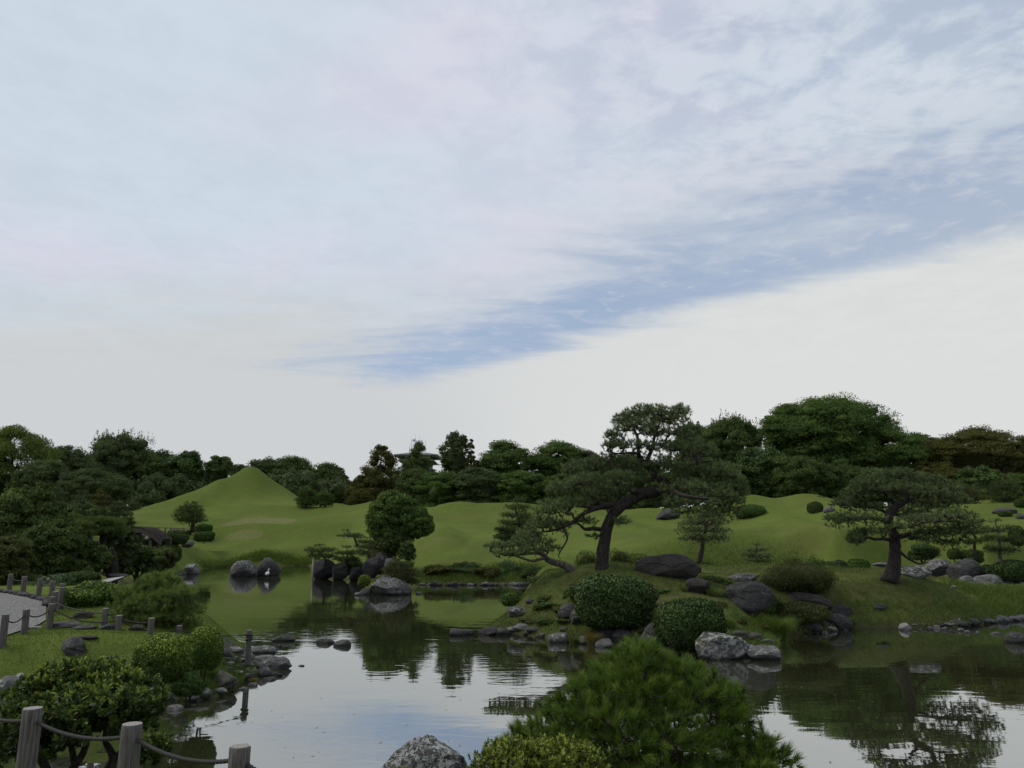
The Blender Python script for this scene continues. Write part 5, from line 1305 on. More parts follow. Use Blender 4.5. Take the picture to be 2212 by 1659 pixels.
bush(1180, 1278, 66, 34, 'feathery green shrub on the left crest of the island', 'pine', 235, D=29.5, leaf=.075, n=3800, ragged=.18, lumps=.2)
bush(1230, 1305, 36, 30, 'dark shrub left of the largest clipped shrub', 'mid', 236, D=25.6, leaf=.07, n=2200, ragged=.15, lumps=.2)
bush(1215, 1256, 40, 20, 'light green tuft at the foot of the lying pine trunk', 'grass', 237, D=28.5, leaf=.08, n=1700, ragged=.2, lumps=.2)
bush(1476, 1272, 44, 22, 'leafy weed clump left of the sharp reddish rock', 'mid', 238, D=26.0, leaf=.07, n=1800, ragged=.25, lumps=.25)
bush(1545, 1268, 60, 20, 'low fern mat right of the sharp reddish rock', 'pine', 239, D=27, leaf=.07, n=2200, ragged=.25, lumps=.25)
bush(1440, 1258, 120, 16, 'low leafy mat in front of the huge dark boulder', 'olive', 240, D=28.5, leaf=.07, n=3500, ragged=.25, lumps=.2)
bush(1660, 1330, 52, 46, 'dark weedy growth on the right side of the big brown-black boulder', 'dark', 241, D=25.6, leaf=.06, n=2800, ragged=.2, lumps=.25)
bush(787, 1262, 25, 20, 'small bright green ball shrub left of the large pale boulder', 'lemon', 242, D=46, leaf=.09, n=1800)
bush(870, 1232, 50, 20, 'low shrub behind the weeping pine of the rocky point', 'mid', 243, D=49, leaf=.1, n=1800, ragged=.15, lumps=.15)
bush(820, 1225, 44, 42, 'yellow-green shrub draped over the rocks of the point', 'olive', 244, D=53.5, leaf=.11, n=2600, ragged=.15, lumps=.18)
bush(760, 1240, 46, 34, 'dark shrub filling between the rocks of the point', 'dark', 245, D=56.5, leaf=.11, n=2600, ragged=.15, lumps=.15)
r5 = random.Random(55)
for i, (x, y) in enumerate([(1165, 1320), (1200, 1312), (1150, 1345), (1185, 1352), (1225, 1345), (1255, 1300), (1430, 1285), (1410, 1310), (1545, 1310), (1560, 1290), (1600, 1350), (1640, 1362), (1590, 1340), (1390, 1370), (1180, 1300), (1215, 1325), (1130, 1330), (1650, 1290)]):
    g = on_ground(x, y)
    bush(x, y, r5.uniform(28, 52), r5.uniform(8, 15), 'low leafy weed clump in the rough island grass', r5.choice(['mid', 'pine', 'olive', 'brown', 'dark', 'mid']), 300 + i, D=g.y, leaf=.06, n=1100, ragged=.3, lumps=.3, group='weed clumps on the island', name='weed_clump', cat='weeds')
# dark undergrowth along the middle far shore
for i, (x, yb_, w_, h_) in enumerate([(945, 1249, 64, 30), (1000, 1247, 66, 32), (1050, 1250, 56, 26), (1095, 1252, 66, 34), (1150, 1252, 56, 30)]):
    bush(x, yb_, w_, h_, ['brownish', 'dark', 'low reddish', 'dense dark', 'ragged dark'][i] + ' undergrowth on the middle far bank, %s from the rocky point' % ['first', 'second', 'third', 'fourth', 'fifth'][i], ['brown', 'dark', 'brown', 'dark', 'dark'][i], 250 + i, D=52 + (i % 2), leaf=.12, n=2000, ragged=.2, lumps=.22)

# ------------------------------------------------------------------ left bank shrubs
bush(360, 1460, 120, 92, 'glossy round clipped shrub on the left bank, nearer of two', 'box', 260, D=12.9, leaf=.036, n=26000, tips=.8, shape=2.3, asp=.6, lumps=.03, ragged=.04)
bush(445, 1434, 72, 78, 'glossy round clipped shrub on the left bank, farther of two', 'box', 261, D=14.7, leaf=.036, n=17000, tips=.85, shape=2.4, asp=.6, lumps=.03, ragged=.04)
bush(200, 1312, 124, 56, 'loose green azalea between the fence and the round pine bush', 'box', 262, D=19.0, leaf=.06, n=8000, tips=.35, shape=2.1, ragged=.12, lumps=.16)
bush(410, 1492, 60, 36, 'ferny green undergrowth beneath the nearer round shrub', 'mid', 263, D=12.9, leaf=.05, n=1500, ragged=.25, lumps=.25)
bush(30, 1283, 120, 44, 'dark low thicket right behind the path fence, far left', 'dark', 264, D=27.0, leaf=.08, n=4000, ragged=.2, lumps=.2)
bush(120, 1284, 90, 40, 'dark low thicket behind the corner posts of the path fence', 'camellia', 265, D=25.5, leaf=.08, n=3500, ragged=.2, lumps=.2)
bush(185, 1272, 70, 34, 'dark shrub between the azalea and the slatted walkway', 'dark', 266, D=27.0, leaf=.08, n=3000, ragged=.2, lumps=.2)
# round pine bush overhanging the pond
rs = np.random.RandomState(70); D = 17.6; k = PX(D)
pads = []
for (x, y, rx, ry, n, of) in [(345, 1262, 42, 20, 190, .1), (300, 1285, 42, 20, 190, 0), (375, 1290, 48, 20, 220, -.2), (330, 1305, 55, 20, 230, -.5), (275, 1312, 36, 18, 140, 0), (400, 1325, 34, 20, 150, 0), (355, 1335, 50, 18, 200, -.4), (300, 1335, 42, 16, 140, -.2), (395, 1352, 32, 12, 80, .1), (345, 1250, 25, 12, 80, .3)]:
    pads.append(px_pad(x, y, rx, ry, D, n, of, .7))
pine_tree('pine_shrub', P(310, 1350, D)[:], [px_limb([(285, 1356, .07), (300, 1345, .06), (325, 1332, .05), (345, 1315, .035), (350, 1290, .02)], D), px_limb([(305, 1342, .04), (340, 1345, .035), (380, 1340, .02)], D - .1), px_limb([(300, 1345, .04), (285, 1325, .03), (280, 1305, .02)], D)],
          pads, 'big soft round pine bush hanging over the pond on the left', 'pinesoft', 71, step=.12, L=.12, wid=.008, needles=34, rtip=.004, cat='pine shrub', cone=.8)

# ------------------------------------------------------------------ near azalea with bare stems (bottom left)
def near_azalea(name, D, pads, stems, label, mat, leaf, seed, nper, cat='azalea bush', tipk=.5, aim=None):
    rs = np.random.RandomState(seed)
    root = tree_root(name, P(stems[0][0][0], stems[0][0][1], D)[:], label, cat)
    g = Grower(seed)
    for s_ in stems: g.limb(px_limb(s_, D), .08)
    parts = [tube_arrays(xyz, r, 9, .08, rs) for xyz, r in g.limbs]
    T = np.concatenate([pad_points(P(x, y, D + of), (rx * PX(D), rd, ry * PX(D)), n, rs) for (x, y, rx, ry, n, of, rd) in pads])
    g.tips(T, .09, .12); wv_, wf = g.wood(.0028, .4, .03)
    V_, F_ = merge_f(parts + [(wv_, [wf])]); link('stems', mesh('stems', V_, F_), BARK, root, True)
    c, d = g.dirs(); n = len(c); N = n * nper
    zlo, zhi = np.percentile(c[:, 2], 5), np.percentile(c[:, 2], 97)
    # whorls: leaves radiate from every shoot tip
    sh = np.repeat(d, nper, 0); a = unit(np.cross(sh, rs.randn(N, 3)))
    f = rs.rand(N, 1); tg = unit(a * (.45 + .6 * (1 - f)) + sh * (.25 + .9 * f))
    b0 = np.repeat(c, nper, 0) - sh * leaf * 1.6 * (1 - f)
    L = leaf * rs.uniform(.6, 1.15, (N, 1)); bt = unit(np.cross(tg, a)); up_ = np.cross(bt, tg); up_ *= np.sign(up_[:, 2:3] + 1e-6)
    W_ = L * .42
    p0 = b0; p1 = b0 + tg * L * .35 - bt * W_ * .5 + up_ * L * .05; p2 = b0 + tg * L * .75 - bt * W_ * .38 + up_ * L * .03; p3 = b0 + tg * L
    p4 = b0 + tg * L * .75 + bt * W_ * .38 + up_ * L * .03; p5 = b0 + tg * L * .35 + bt * W_ * .5 + up_ * L * .05
    V_ = np.stack([p0, p1, p2, p3, p4, p5], 1).reshape(-1, 3); i6 = np.arange(N)[:, None] * 6
    F_ = [i6 + np.array([[0, 1, 2, 3]]), i6 + np.array([[0, 3, 4, 5]])]
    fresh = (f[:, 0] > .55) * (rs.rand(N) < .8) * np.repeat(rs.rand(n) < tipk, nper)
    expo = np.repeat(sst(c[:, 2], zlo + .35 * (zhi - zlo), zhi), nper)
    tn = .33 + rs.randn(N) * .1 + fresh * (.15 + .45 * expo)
    link('foliage', mesh('foliage', V_, F_, np.repeat(tn, 6)), LEAF[mat], root)
    return root
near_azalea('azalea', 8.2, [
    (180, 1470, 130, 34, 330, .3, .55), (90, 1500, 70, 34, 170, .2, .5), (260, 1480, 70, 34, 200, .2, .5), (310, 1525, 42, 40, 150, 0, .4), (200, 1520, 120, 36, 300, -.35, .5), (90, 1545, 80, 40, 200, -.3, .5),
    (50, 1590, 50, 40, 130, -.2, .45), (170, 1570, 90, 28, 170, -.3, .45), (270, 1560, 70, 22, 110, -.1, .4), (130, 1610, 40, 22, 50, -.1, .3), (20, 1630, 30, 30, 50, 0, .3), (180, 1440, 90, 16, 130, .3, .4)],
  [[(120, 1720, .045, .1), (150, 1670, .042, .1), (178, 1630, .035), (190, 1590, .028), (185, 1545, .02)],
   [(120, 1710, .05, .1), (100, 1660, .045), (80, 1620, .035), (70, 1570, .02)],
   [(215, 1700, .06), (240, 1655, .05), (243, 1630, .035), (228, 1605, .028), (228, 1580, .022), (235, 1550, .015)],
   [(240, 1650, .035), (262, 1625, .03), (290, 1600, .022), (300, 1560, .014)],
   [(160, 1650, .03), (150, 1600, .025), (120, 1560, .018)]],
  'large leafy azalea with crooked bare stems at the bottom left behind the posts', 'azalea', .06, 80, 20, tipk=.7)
near_azalea('azalea', 7.7, [(330, 1608, 36, 20, 60, 0, .22), (325, 1630, 40, 18, 60, -.05, .22), (300, 1640, 20, 14, 20, 0, .15)],
  [[(250, 1690, .03), (275, 1660, .025), (305, 1640, .018), (325, 1625, .01)]],
  'small low azalea spray between the front posts, over the water', 'azalea', .05, 81, 20, tipk=.6)
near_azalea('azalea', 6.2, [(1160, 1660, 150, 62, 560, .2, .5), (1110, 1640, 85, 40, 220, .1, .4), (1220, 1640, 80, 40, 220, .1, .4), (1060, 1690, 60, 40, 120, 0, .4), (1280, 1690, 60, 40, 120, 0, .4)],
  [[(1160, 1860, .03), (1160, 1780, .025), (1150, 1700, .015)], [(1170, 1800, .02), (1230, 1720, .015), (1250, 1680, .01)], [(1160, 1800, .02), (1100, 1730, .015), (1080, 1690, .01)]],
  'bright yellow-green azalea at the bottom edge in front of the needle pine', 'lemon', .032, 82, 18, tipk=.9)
near_azalea('azalea', 6.6, [(860, 1690, 22, 30, 22, 0, .12), (900, 1700, 30, 26, 22, 0, .12)],
  [[(880, 1800, .012), (870, 1740, .01), (862, 1690, .006)]],
  'few fresh azalea shoots before the craggy boulder at the bottom edge', 'lemon', .035, 83, 12, tipk=.9)

# ------------------------------------------------------------------ foreground needle pine
D = 7.2
fp = []
for (x, y, rx, ry, n, of) in [(1385, 1412, 36, 26, 26, .3), (1385, 1435, 60, 26, 26, .2), (1330, 1455, 60, 30, 34, .3), (1440, 1450, 60, 28, 34, .3), (1290, 1500, 70, 30, 42, .1), (1385, 1490, 80, 30, 46, 0), (1480, 1500, 80, 30, 44, .1),
                              (1240, 1545, 80, 32, 46, .1), (1340, 1550, 80, 34, 46, -.2), (1440, 1550, 80, 34, 46, -.2), (1550, 1545, 75, 34, 42, .1), (1180, 1590, 80, 28, 40, .2), (1270, 1610, 80, 32, 40, -.2), (1380, 1610, 80, 34, 40, -.4),
                              (1490, 1610, 90, 34, 44, -.3), (1590, 1600, 80, 34, 40, 0), (1640, 1640, 70, 30, 34, 0), (1130, 1625, 60, 22, 24, .3), (1420, 1665, 100, 30, 36, -.5), (1550, 1670, 100, 30, 36, -.4), (1300, 1670, 80, 26, 26, -.4), (1660, 1690, 60, 24, 20, -.2), (1510, 1460, 40, 24, 16, .3), (1570, 1500, 40, 24, 16, .2)]:
    fp.append(px_pad(x, y, rx, ry, D, n * 2.1, of, .42))
    if y > 1535: fp.append(px_pad(x, y + 8, rx, ry * .8, D, n * .9, of + .55, .35))
pine_tree('pine_shrub', P(1400, 1800, D)[:], [
    px_limb([(1400, 1830, .07), (1395, 1760, .06), (1405, 1690, .05), (1395, 1620, .04), (1388, 1540, .025), (1385, 1470, .012)], D),
    px_limb([(1400, 1740, .045), (1330, 1690, .035), (1260, 1640, .022), (1190, 1610, .012)], D), px_limb([(1400, 1730, .045), (1480, 1690, .035), (1560, 1650, .022), (1630, 1630, .012)], D),
    px_limb([(1400, 1660, .035), (1450, 1600, .025), (1500, 1540, .014)], D), px_limb([(1400, 1650, .035), (1340, 1590, .025), (1290, 1530, .014)], D),
    px_limb([(1402, 1700, .035, 0), (1430, 1650, .025, -.35), (1460, 1620, .015, -.5)], D), px_limb([(1402, 1700, .035, 0), (1370, 1650, .025, -.35), (1330, 1620, .015, -.5)], D)],
  fp, 'big bushy needle pine filling the bottom centre-right of the foreground', 'pinenear', 91, step=.07, L=.105, wid=.0048, needles=64, rtip=.0028, cat='pine shrub', cone=.58, rmax=.03)

# ------------------------------------------------------------------ grasses
def scatter(xr, n, test, seed, dens=None):
    """random points on the ground inside a world rectangle that pass the test"""
    rs = np.random.RandomState(seed)
    X = rs.uniform(xr[0], xr[1], n); Y = rs.uniform(xr[2], xr[3], n)
    Z = height(X, Y); d = np.minimum(sdf(pond, X, Y), -sdf(island, X, Y))
    k = test(X, Y, Z, -d, rs.rand(n))
    return np.stack([X[k], Y[k], Z[k]], 1), rs
def stuff(name, c, L, wid, rs, mat, label, lean=.4, tone=.5, tv=.14):
    V_, F_, T_ = blades(c, L, wid, rs, lean, tone, tv)
    o_ = link(name, mesh(name, V_, F_, T_), LEAF[mat]); tag(o_, label, 'grass', kind='stuff'); return o_
# short turf of the near left lawn
c, rs = scatter((-13, -2, 9.5, 26), 240000, lambda X, Y, Z, l, u: (l > .25) & (X > -Y * .72 - 1) & (u < np.clip(13 / Y, 0, 1)) & (Z > .15), 1)
pth = np.array([q_[:2] for q_ in list(fe) + list(ne[::-1])])
pass; c = c[sdf(pth, c[:, 0], c[:, 1]) < -.03]
stuff('lawn_grass', c, .035, .008, rs, 'grass', 'short turf of the left lawn beside the path', .6, .45)
# rough grass on the island slopes
c, rs = scatter((-2, 26, 18, 36), 200000, lambda X, Y, Z, l, u: (sdf(island, X, Y) > .1) & (u < .85), 2)
nz = np.sin(c[:, 0] * 2.1) + np.sin(c[:, 1] * 2.7 + 1) + np.sin(c[:, 0] * .9 - c[:, 1] * 1.3)
keep = (nz > -.6) | (rs.rand(len(c)) < .35)
stuff('meadow_grass', c[keep], .07, .011, rs, 'grass', 'rough short grass over the island and its mound', .7, .2, .17)
# long grass fringe on the near shore of the right mound, and reeds at the right edge
c, rs = scatter((5, 24, 20, 33), 200000, lambda X, Y, Z, l, u: (sdf(island, X, Y) > .0) & (sdf(island, X, Y) < .9) & (u < .32) & (X > .18 * Y), 3)
stuff('shore_grass', c, .22, .016, rs, 'grass', 'long grass hanging over the shore of the right mound', .8, .5)
g1_ = P(2190, 1335, 28.6)
c, rs = scatter((g1_.x - 1.4, g1_.x + 4, 27.2, 33.5), 9000, lambda X, Y, Z, l, u: (Z > .02) & (u < .9 * sst(X, g1_.x - .6, g1_.x + 1.2)), 4)
stuff('reeds', c, .46, .018, rs, 'grass', 'tall bright reeds at the right edge on the mound', .6, .42, .2)
def tuft_at(x, yb, w_, h_, label, mat, n, seed, D=None, wid=.014, tone=.5):
    g = on_ground(x, yb) if D is None else P(x, yb, D); rs = np.random.RandomState(seed); R = w_ * PX(g.y) / 2
    a = rs.uniform(0, 6.28, n); r_ = rs.rand(n) ** .6 * R * .45
    c = np.stack([g.x + np.cos(a) * r_, g.y + R * .4 + np.sin(a) * r_, np.full(n, g.z)], 1)
    V_, F_, T_ = blades(c, h_ * PX(g.y) * .95, wid, rs, .6, tone, .18)
    o_ = link('sedge_tuft', mesh('sedge_tuft', V_, F_, T_), LEAF[mat]); tag(o_, label, 'grass tuft'); return o_
tuft_at(1690, 1384, 72, 56, 'thick green sedge tuft between the island boulder clusters', 'grass', 1100, 1, tone=.45, wid=.018)
tuft_at(1283, 1396, 44, 30, 'dry brown sedge tuft at the island waterline', 'drygrass', 700, 2)
tuft_at(1240, 1392, 36, 18, 'fresh green tuft right of the flat-faced grey block', 'grass', 400, 3, tone=.35)
tuft_at(1838, 1356, 60, 24, 'grass clump at the right foot of the round island boulder', 'grass', 700, 4)
tuft_at(545, 1478, 22, 14, 'mossy yellow tuft growing in the left stone bank', 'drygrass', 260, 5, wid=.008)
tuft_at(1540, 1290, 40, 20, 'weedy grass clump in the middle of the island', 'grass', 400, 6, tone=.35)
tuft_at(1575, 1360, 70, 26, 'grass clump behind the cream-lichened boulder', 'grass', 600, 7, tone=.45)
tuft_at(1480, 1280, 30, 14, 'short grass clump left of the reddish island rock', 'grass', 250, 8, tone=.4)
tuft_at(450, 1470, 44, 28, 'long grass clump on the left bank above the slanted boulder', 'grass', 700, 9, wid=.008, tone=.35)
# long grass along the far shores and left bank
def fringe(pxs, n, L, wid, label, seed, mat='grass', tone=.45, depth=.8, name='bank_grass'):
    rs = np.random.RandomState(seed); pts = np.array([G(x, y)[:2] for x, y in pxs]); seg = np.linalg.norm(np.diff(pts, axis=0), axis=1)
    cs = np.concatenate([[0], np.cumsum(seg)]); u = rs.rand(n) * cs[-1]
    xy = np.stack([np.interp(u, cs, pts[:, 0]), np.interp(u, cs, pts[:, 1])], 1) + rs.randn(n, 2) * depth * .6 + np.array([0, depth * .7])
    Z = height(xy[:, 0], xy[:, 1]); k = Z > .03; c = np.stack([xy[:, 0], xy[:, 1], Z], 1)[k]
    return stuff(name, c, L, wid, rs, mat, label, .6, tone)
fringe([(440, 1229), (500, 1224), (560, 1222), (640, 1222), (668, 1222)], 9000, .38, .035, 'tall grass fringe on the far left shore', 11)
fringe([(910, 1264), (1000, 1262), (1130, 1261), (1200, 1258)], 9000, .28, .03, 'ragged grass on the middle far shore behind the stones', 12, tone=.4, depth=1.6)
fringe([(1400, 1250), (1600, 1246), (1750, 1245)], 5000, .3, .03, 'grass along the channel behind the island', 13, tone=.35, depth=1.2)
fringe([(505, 1402), (480, 1398), (430, 1385), (380, 1366), (330, 1350), (296, 1335)], 14000, .10, .009, 'grass on the edge of the left bank by the fence', 14, tone=.5, depth=.35)
fringe([(350, 1530), (400, 1522), (480, 1503), (520, 1480), (548, 1452)], 9000, .13, .009, 'grass and weeds above the shore row of the left bank', 15, tone=.35, depth=.5)
fringe([(1132, 1306), (1104, 1322), (1092, 1340), (1050, 1360), (1120, 1370), (1190, 1380), (1300, 1394)], 8000, .12, .012, 'weedy grass on the left tip of the island', 16, tone=.3, depth=.7)
# fallen leaves and twigs afloat
rs = np.random.RandomState(21); n = 110
fx = np.concatenate([rs.uniform(500, 1150, 30), rs.uniform(1560, 2200, 80)]); fy = np.concatenate([rs.uniform(1490, 1650, 30), rs.uniform(1400, 1655, 80)])
cen = np.array([list(G(x, y)) for x, y in zip(fx, fy)]); cen[:, 2] = .006
V_, F_, T_ = leaf_arrays(cen, np.tile([0, 0, 1.0], (n, 1)), .07, .3, rs.uniform(.4, 1, n), rs, .02); V_[:, 2] = .004 + (V_[:, 2] - .006) * .1 + .002
lf = link('floating_leaves', mesh('floating_leaves', V_, F_, T_), LEAF['drygrass']); tag(lf, 'fallen leaves and twigs floating on the pond', 'leaves', kind='stuff')

# ------------------------------------------------------------------ boxes and builder for made things
def box(x0, x1, y0, y1, z0, z1):
    V_ = np.array([(x0, y0, z0), (x1, y0, z0), (x1, y1, z0), (x0, y1, z0), (x0, y0, z1), (x1, y0, z1), (x1, y1, z1), (x0, y1, z1)], float)
    return V_, [np.array([[0, 3, 2, 1], [4, 5, 6, 7], [0, 1, 5, 4], [1, 2, 6, 5], [2, 3, 7, 6], [3, 0, 4, 7]])]
def plain(name, col, rough=.7, metal=0, nz=.25):
    m, t, b, o = material(name); n = t.noise(pos(t), 3, 5, .65)
    t.l.new(t.mix(t.step(n, .3, .7), tuple(v * (1 - nz) for v in col), tuple(min(1, v * (1 + nz)) for v in col)), b.inputs['Base Color'])
    b.inputs['Roughness'].default_value = rough; b.inputs['Metallic'].default_value = metal; return m
def part(name, vf, mat, parent, bevel=False): return link(name, mesh(name, *vf), mat, parent)
# arched bridge
WOODD = plain('old_dark_wood', (.085, .072, .062), .8); WOODP = plain('pale_wood_end', (.28, .26, .22), .8)
D = 60.0; a = P(276, 1156, D); e = P(352, 1172, D); a.z = P(284, 1157, D).z
root = empty('arched_bridge', (a.x, D, a.z - 1)); tag(root, 'dark arched wooden bridge with a thin rail on the left bank', 'bridge')
L_ = (e - a).length + .6; N = 16
_arc = smooth_path([P(x_, y_, D)[:] for x_, y_ in ((262, 1160), (285, 1146), (311, 1139.5), (336, 1148), (359, 1165))], .05)
def arc(f, lift=0): return Vector(_arc[int(round(max(0, min(1, f)) * (len(_arc) - 1)))]) + Vector((0, 0, lift))
for side, yo in (('beam', -.9), ('beam', .9)):
    V_, F_ = [], []
    for i in range(N + 1):
        c_ = arc(i / N); V_ += [(c_.x, D + yo - .09, c_.z - .38), (c_.x, D + yo + .09, c_.z - .38), (c_.x, D + yo + .09, c_.z - .02), (c_.x, D + yo - .09, c_.z - .02)]
    for i in range(N):
        for j in range(4): F_.append([i * 4 + j, i * 4 + (j + 1) % 4, i * 4 + 4 + (j + 1) % 4, i * 4 + 4 + j])
    F_ += [[3, 2, 1, 0], [N * 4, N * 4 + 1, N * 4 + 2, N * 4 + 3]]
    part(side, (V_, F_), WOODD, root)
for i in range(26):
    c_ = arc((i + .5) / 26); w2 = L_ / 26 * .46
    part('plank', box(c_.x - w2, c_.x + w2, D - 1.05, D + 1.05, c_.z, c_.z + .07), WOODD, root)
for f in (.32, .72):
    c_ = arc(f)
    for yo in (-.7, .7): part('pier', tube_arrays([(c_.x, D + yo, -.4), (c_.x, D + yo, c_.z - .38)], [.13, .13], 8), WOODD, root)
    part('cross_beam', tube_arrays([(c_.x, D - 1.35, c_.z - .5), (c_.x, D + 1.35, c_.z - .5)], [.12, .12], 8), WOODD, root)
    part('beam_end', tube_arrays([(c_.x, D - 1.40, c_.z - .5), (c_.x, D - 1.352, c_.z - .5)], [.115, .115], 10), WOODP, root)
rail_p = []
for i, x in enumerate((291, 303, 323, 341, 357, 369, 376, 384, 397)):
    D2 = D + 1.4 + i * 1.6; q_ = P(x, 1139 + i * .35, D2); rail_p.append(q_)
    part('rail_post', box(q_.x - .07, q_.x + .07, D2 - .07, D2 + .07, q_.z - 1.0, q_.z + .04), WOODD, root)
for i in range(len(rail_p) - 1): part('rail', tube_arrays([rail_p[i][:], rail_p[i + 1][:]], [.035, .035], 6), WOODD, root)
# slatted walkway in the inlet (pale slats over dark water)
D = 27.5; PALE = plain('pale_slat', (.34, .34, .33), .8)
a = G(214, 1259, .25); root = empty('slatted_walkway', a[:]); tag(root, 'small pale slatted wooden walkway between the left shrubs', 'walkway')
q0, q1 = P(204, 1260, 26.6), P(235, 1256, 26.6)
for i in range(9):
    c_ = q0.lerp(q1, i / 8); w2 = .017
    V_ = np.array([(c_.x - w2, c_.y, c_.z), (c_.x + w2, c_.y, c_.z), (c_.x + w2 + .12, c_.y + .75, c_.z + .13), (c_.x - w2 + .12, c_.y + .75, c_.z + .13)])
    V_ = np.concatenate([V_, V_ - [0, 0, .02]]); F_ = [np.array([[0, 1, 2, 3], [7, 6, 5, 4], [0, 4, 5, 1], [1, 5, 6, 2], [2, 6, 7, 3], [3, 7, 4, 0]])]
    part('slat', (V_, F_), PALE, root)
for fy, fz in ((.08, .012), (.66, .112)):
    part('bearer', tube_arrays([(q0.x - .05 + fy * .16, q0.y + fy, q0.z + fz - .055), (q1.x + .05 + fy * .16, q1.y + fy, q1.z + fz - .055)], [.03, .03], 6), WOODD, root)
    for q_ in (q0, q1): part('leg', tube_arrays([(q_.x + fy * .16, q_.y + fy, -.3), (q_.x + fy * .16, q_.y + fy, q_.z + fz - .06)], [.03, .03], 6), WOODD, root)
# standing stones of the left bank
rock(208, 1196, 30, 30, 'pointed grey standing stone under the broad flat-crowned tree', 'grey', 130, D=36, facets=14, z0=.6, deep=.4, name='standing_stone')
rock(241, 1242, 36, 62, 'tall squared grey-brown standing stone by the walkway', 'red', 131, D=32, facets=16, z0=.3, deep=.4, name='standing_stone')
rock(190, 1172, 44, 26, 'reddish stone slab in the shade of the left bank', 'red', 132, D=38, facets=14, z0=1.2, deep=.4)
rock(255, 1248, 40, 9, 'flat dark stone right of the slatted walkway', 'black', 133, D=31)
rock(406, 1180, 26, 12, 'dark rock beside the small heap of dry grass on the left lawn', 'dark', 134, D=70)

# ------------------------------------------------------------------ tower and houses behind the wood
CONC = plain('tower_wall', (.22, .21, .20), .8, nz=.12); ROOFM = plain('tower_roof', (.13, .125, .12), .7); GLS = plain('dark_glass', (.03, .035, .04), .15); WHT = plain('antenna_white', (.62, .63, .64), .5, nz=.05); GRY = plain('antenna_steel', (.25, .26, .27), .4, .6)
D = 190.0; k = PX(D); c0 = P(903, 1000, D)
root = empty('tower_building', (c0.x, D, 0)); tag(root, 'grey tower with wide flat overhanging roofs and antennas rising behind the fir', 'building')
def zpx(y): return P(903, y, D).z
def xpx(x): return P(x, 1000, D).x
part('wall', box(xpx(874), xpx(932), D - 3.5, D + 3.5, 4, zpx(998)), CONC, root)
part('wall', box(xpx(878), xpx(928), D - 3, D + 3, zpx(998) - .0 + .01, zpx(990)), CONC, root)
for (x0, x1, yt, yb_, lab) in ((858, 950, 984, 989, 'roof'), (866, 942, 997, 1000, 'roof')):
    z1, z0 = zpx(yt), zpx(yb_); xa, xb = xpx(x0), xpx(x1); xm0, xm1 = xpx(x0 + 26), xpx(x1 - 26); yd = 6.0
    V_ = [(xa, D - yd, z0), (xb, D - yd, z0), (xb, D + yd, z0), (xa, D + yd, z0), (xa, D - yd, z0 + .25), (xb, D - yd, z0 + .25), (xb, D + yd, z0 + .25), (xa, D + yd, z0 + .25), (xm0, D - 2, z1 + .5), (xm1, D - 2, z1 + .5), (xm1, D + 2, z1 + .5), (xm0, D + 2, z1 + .5)]
    part('roof', (V_, [[3, 2, 1, 0], [0, 1, 5, 4], [1, 2, 6, 5], [2, 3, 7, 6], [3, 0, 4, 7], [4, 5, 9, 8], [5, 6, 10, 9], [6, 7, 11, 10], [7, 4, 8, 11], [8, 9, 10, 11]]), ROOFM, root)
    if x0 == 858:
        for i in range(14):
            xx = xa + (xb - xa) * (i + .5) / 14
            part('eave_rafter', box(xx - .12, xx + .12, D - yd + .1, D - 3.6, z0 - .3, z0 - .005), CONC, root)
for r_ in range(7):
    for i in range(6):
        xx = xpx(877 + i * 9.5); zt = zpx(1003 + r_ * 13)
        if zt > 5: part('window', box(xx, xx + .75, D - 3.56, D - 3.4, zt - 1.0, zt), GLS, root)
    part('balcony', box(xpx(872), xpx(934), D - 4.3, D - 3.501, zpx(1013 + r_ * 13) - .0, zpx(1013 + r_ * 13) + .35), CONC, root)
zr = zpx(984) + .4
for (x, yt) in ((888, 945), (896, 938), (905, 942), (912, 948), (884, 958), (918, 952)):
    part('mast', tube_arrays([(xpx(x), D, zr - .2), (xpx(x), D, zpx(yt))], [.06, .03], 6), GRY, root)
for yy in (952, 962, 972): part('mast_rung', tube_arrays([(xpx(888), D, zpx(yy)), (xpx(912), D, zpx(yy))], [.05, .05], 5), GRY, root)
for (x, y, R) in ((899, 962, .75), (905, 958, .9), (894, 951, .45)):
    V_, F_ = ico(2); part('dish', (V_ * np.array([R, .35, R]) + np.array([xpx(x), D - .6, zpx(y)]), [F_]), WHT, root)
D = 170.0
root = empty('far_house', P(440, 1040, D)[:]); tag(root, 'pale grey gabled house glimpsed in the gap left of the green cone', 'house')
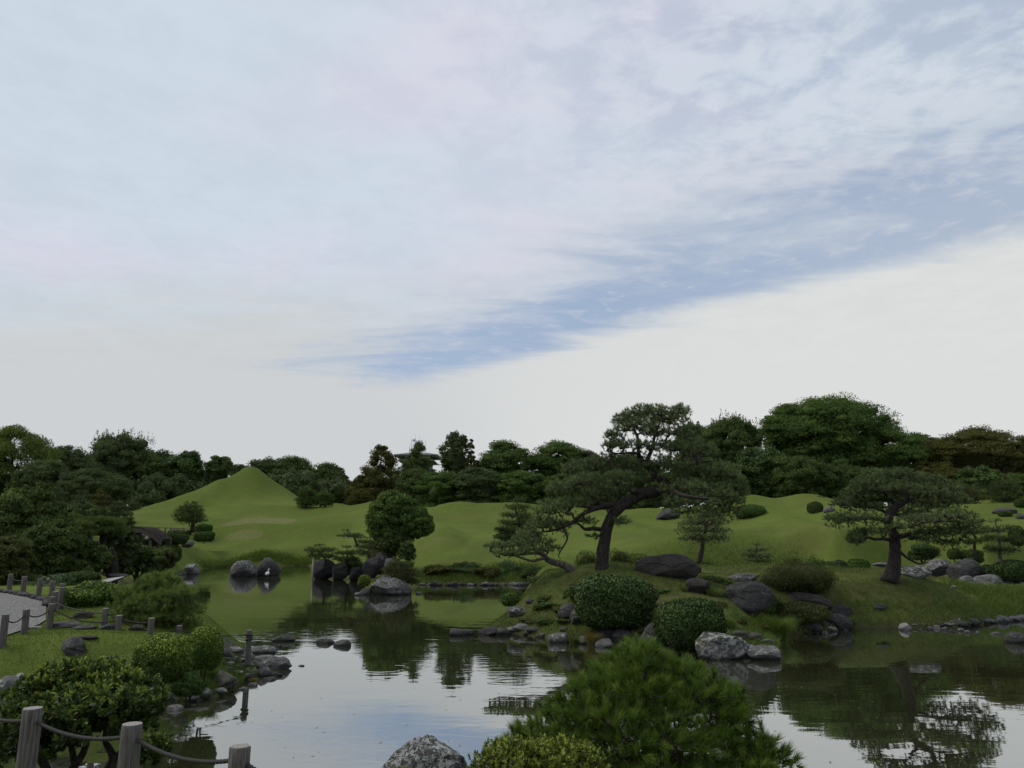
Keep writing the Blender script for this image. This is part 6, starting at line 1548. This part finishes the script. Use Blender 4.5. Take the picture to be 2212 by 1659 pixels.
xa, xb = P(434, 1030, D).x, P(450, 1030, D).x; z0, z1 = 5.0, P(440, 1034, D).z; zt = P(440, 1021, D).z
part('wall', box(xa, xb, D, D + 8, z0, z1), plain('house_wall', (.42, .41, .40), .8), root)
part('roof', ([(xa - .3, D - .4, z1 + .01), (xb + .3, D - .4, z1 + .01), (xb + .3, D + 8.4, z1 + .01), (xa - .3, D + 8.4, z1 + .01), ((xa + xb) / 2, D - .4, zt), ((xa + xb) / 2, D + 8.4, zt)], [[0, 1, 4], [1, 2, 5, 4], [2, 3, 5], [3, 0, 4, 5], [3, 2, 1, 0]]), ROOFM, root)
part('window', box(xa + .5, xa + 1.1, D - .06, D + .05, z1 - 1.4, z1 - .5), GLS, root)

# ------------------------------------------------------------------ white heron in front of the dark boulder
WB = plain('white_feather', (.78, .78, .76), .8, nz=.03); BILL = plain('yellow_bill', (.35, .25, .06), .5); LEGM = plain('black_leg', (.03, .03, .028), .6)
g = G(577, 1250); kk = 1.25
root = empty('heron', (g.x, g.y, 0)); tag(root, 'white heron standing in the shallows in front of the dark round boulder', 'heron')
body = [(-.30, 0, .34, .01), (-.22, 0, .38, .05), (-.10, 0, .44, .095), (.03, 0, .48, .11), (.12, 0, .52, .085), (.16, 0, .58, .045), (.13, 0, .67, .03), (.09, 0, .75, .026), (.12, 0, .83, .025), (.17, 0, .865, .034), (.21, 0, .865, .028), (.25, 0, .86, .012)]
q_ = smooth_path([(x * kk * .42 + g.x, g.y, z * kk * .62, r * kk) for x, y, z, r in body], .02)
link('body', mesh('body', *tube_arrays(q_[:, :3], q_[:, 3], 12)), WB, root, True)
link('bill', mesh('bill', *tube_arrays([(g.x + .24 * kk * .42, g.y, .86 * kk * .62), (g.x + .37 * kk * .55, g.y, .845 * kk * .62)], [.016, .003], 6)), BILL, root)
for yo in (-.04, .04):
    link('leg', mesh('leg', *tube_arrays([(g.x, g.y + yo, .3), (g.x + .03, g.y + yo, .15), (g.x, g.y + yo, -.2)], [.016, .013, .013], 6)), LEGM, root, True)
print('leaf triangles about', TRI[0])
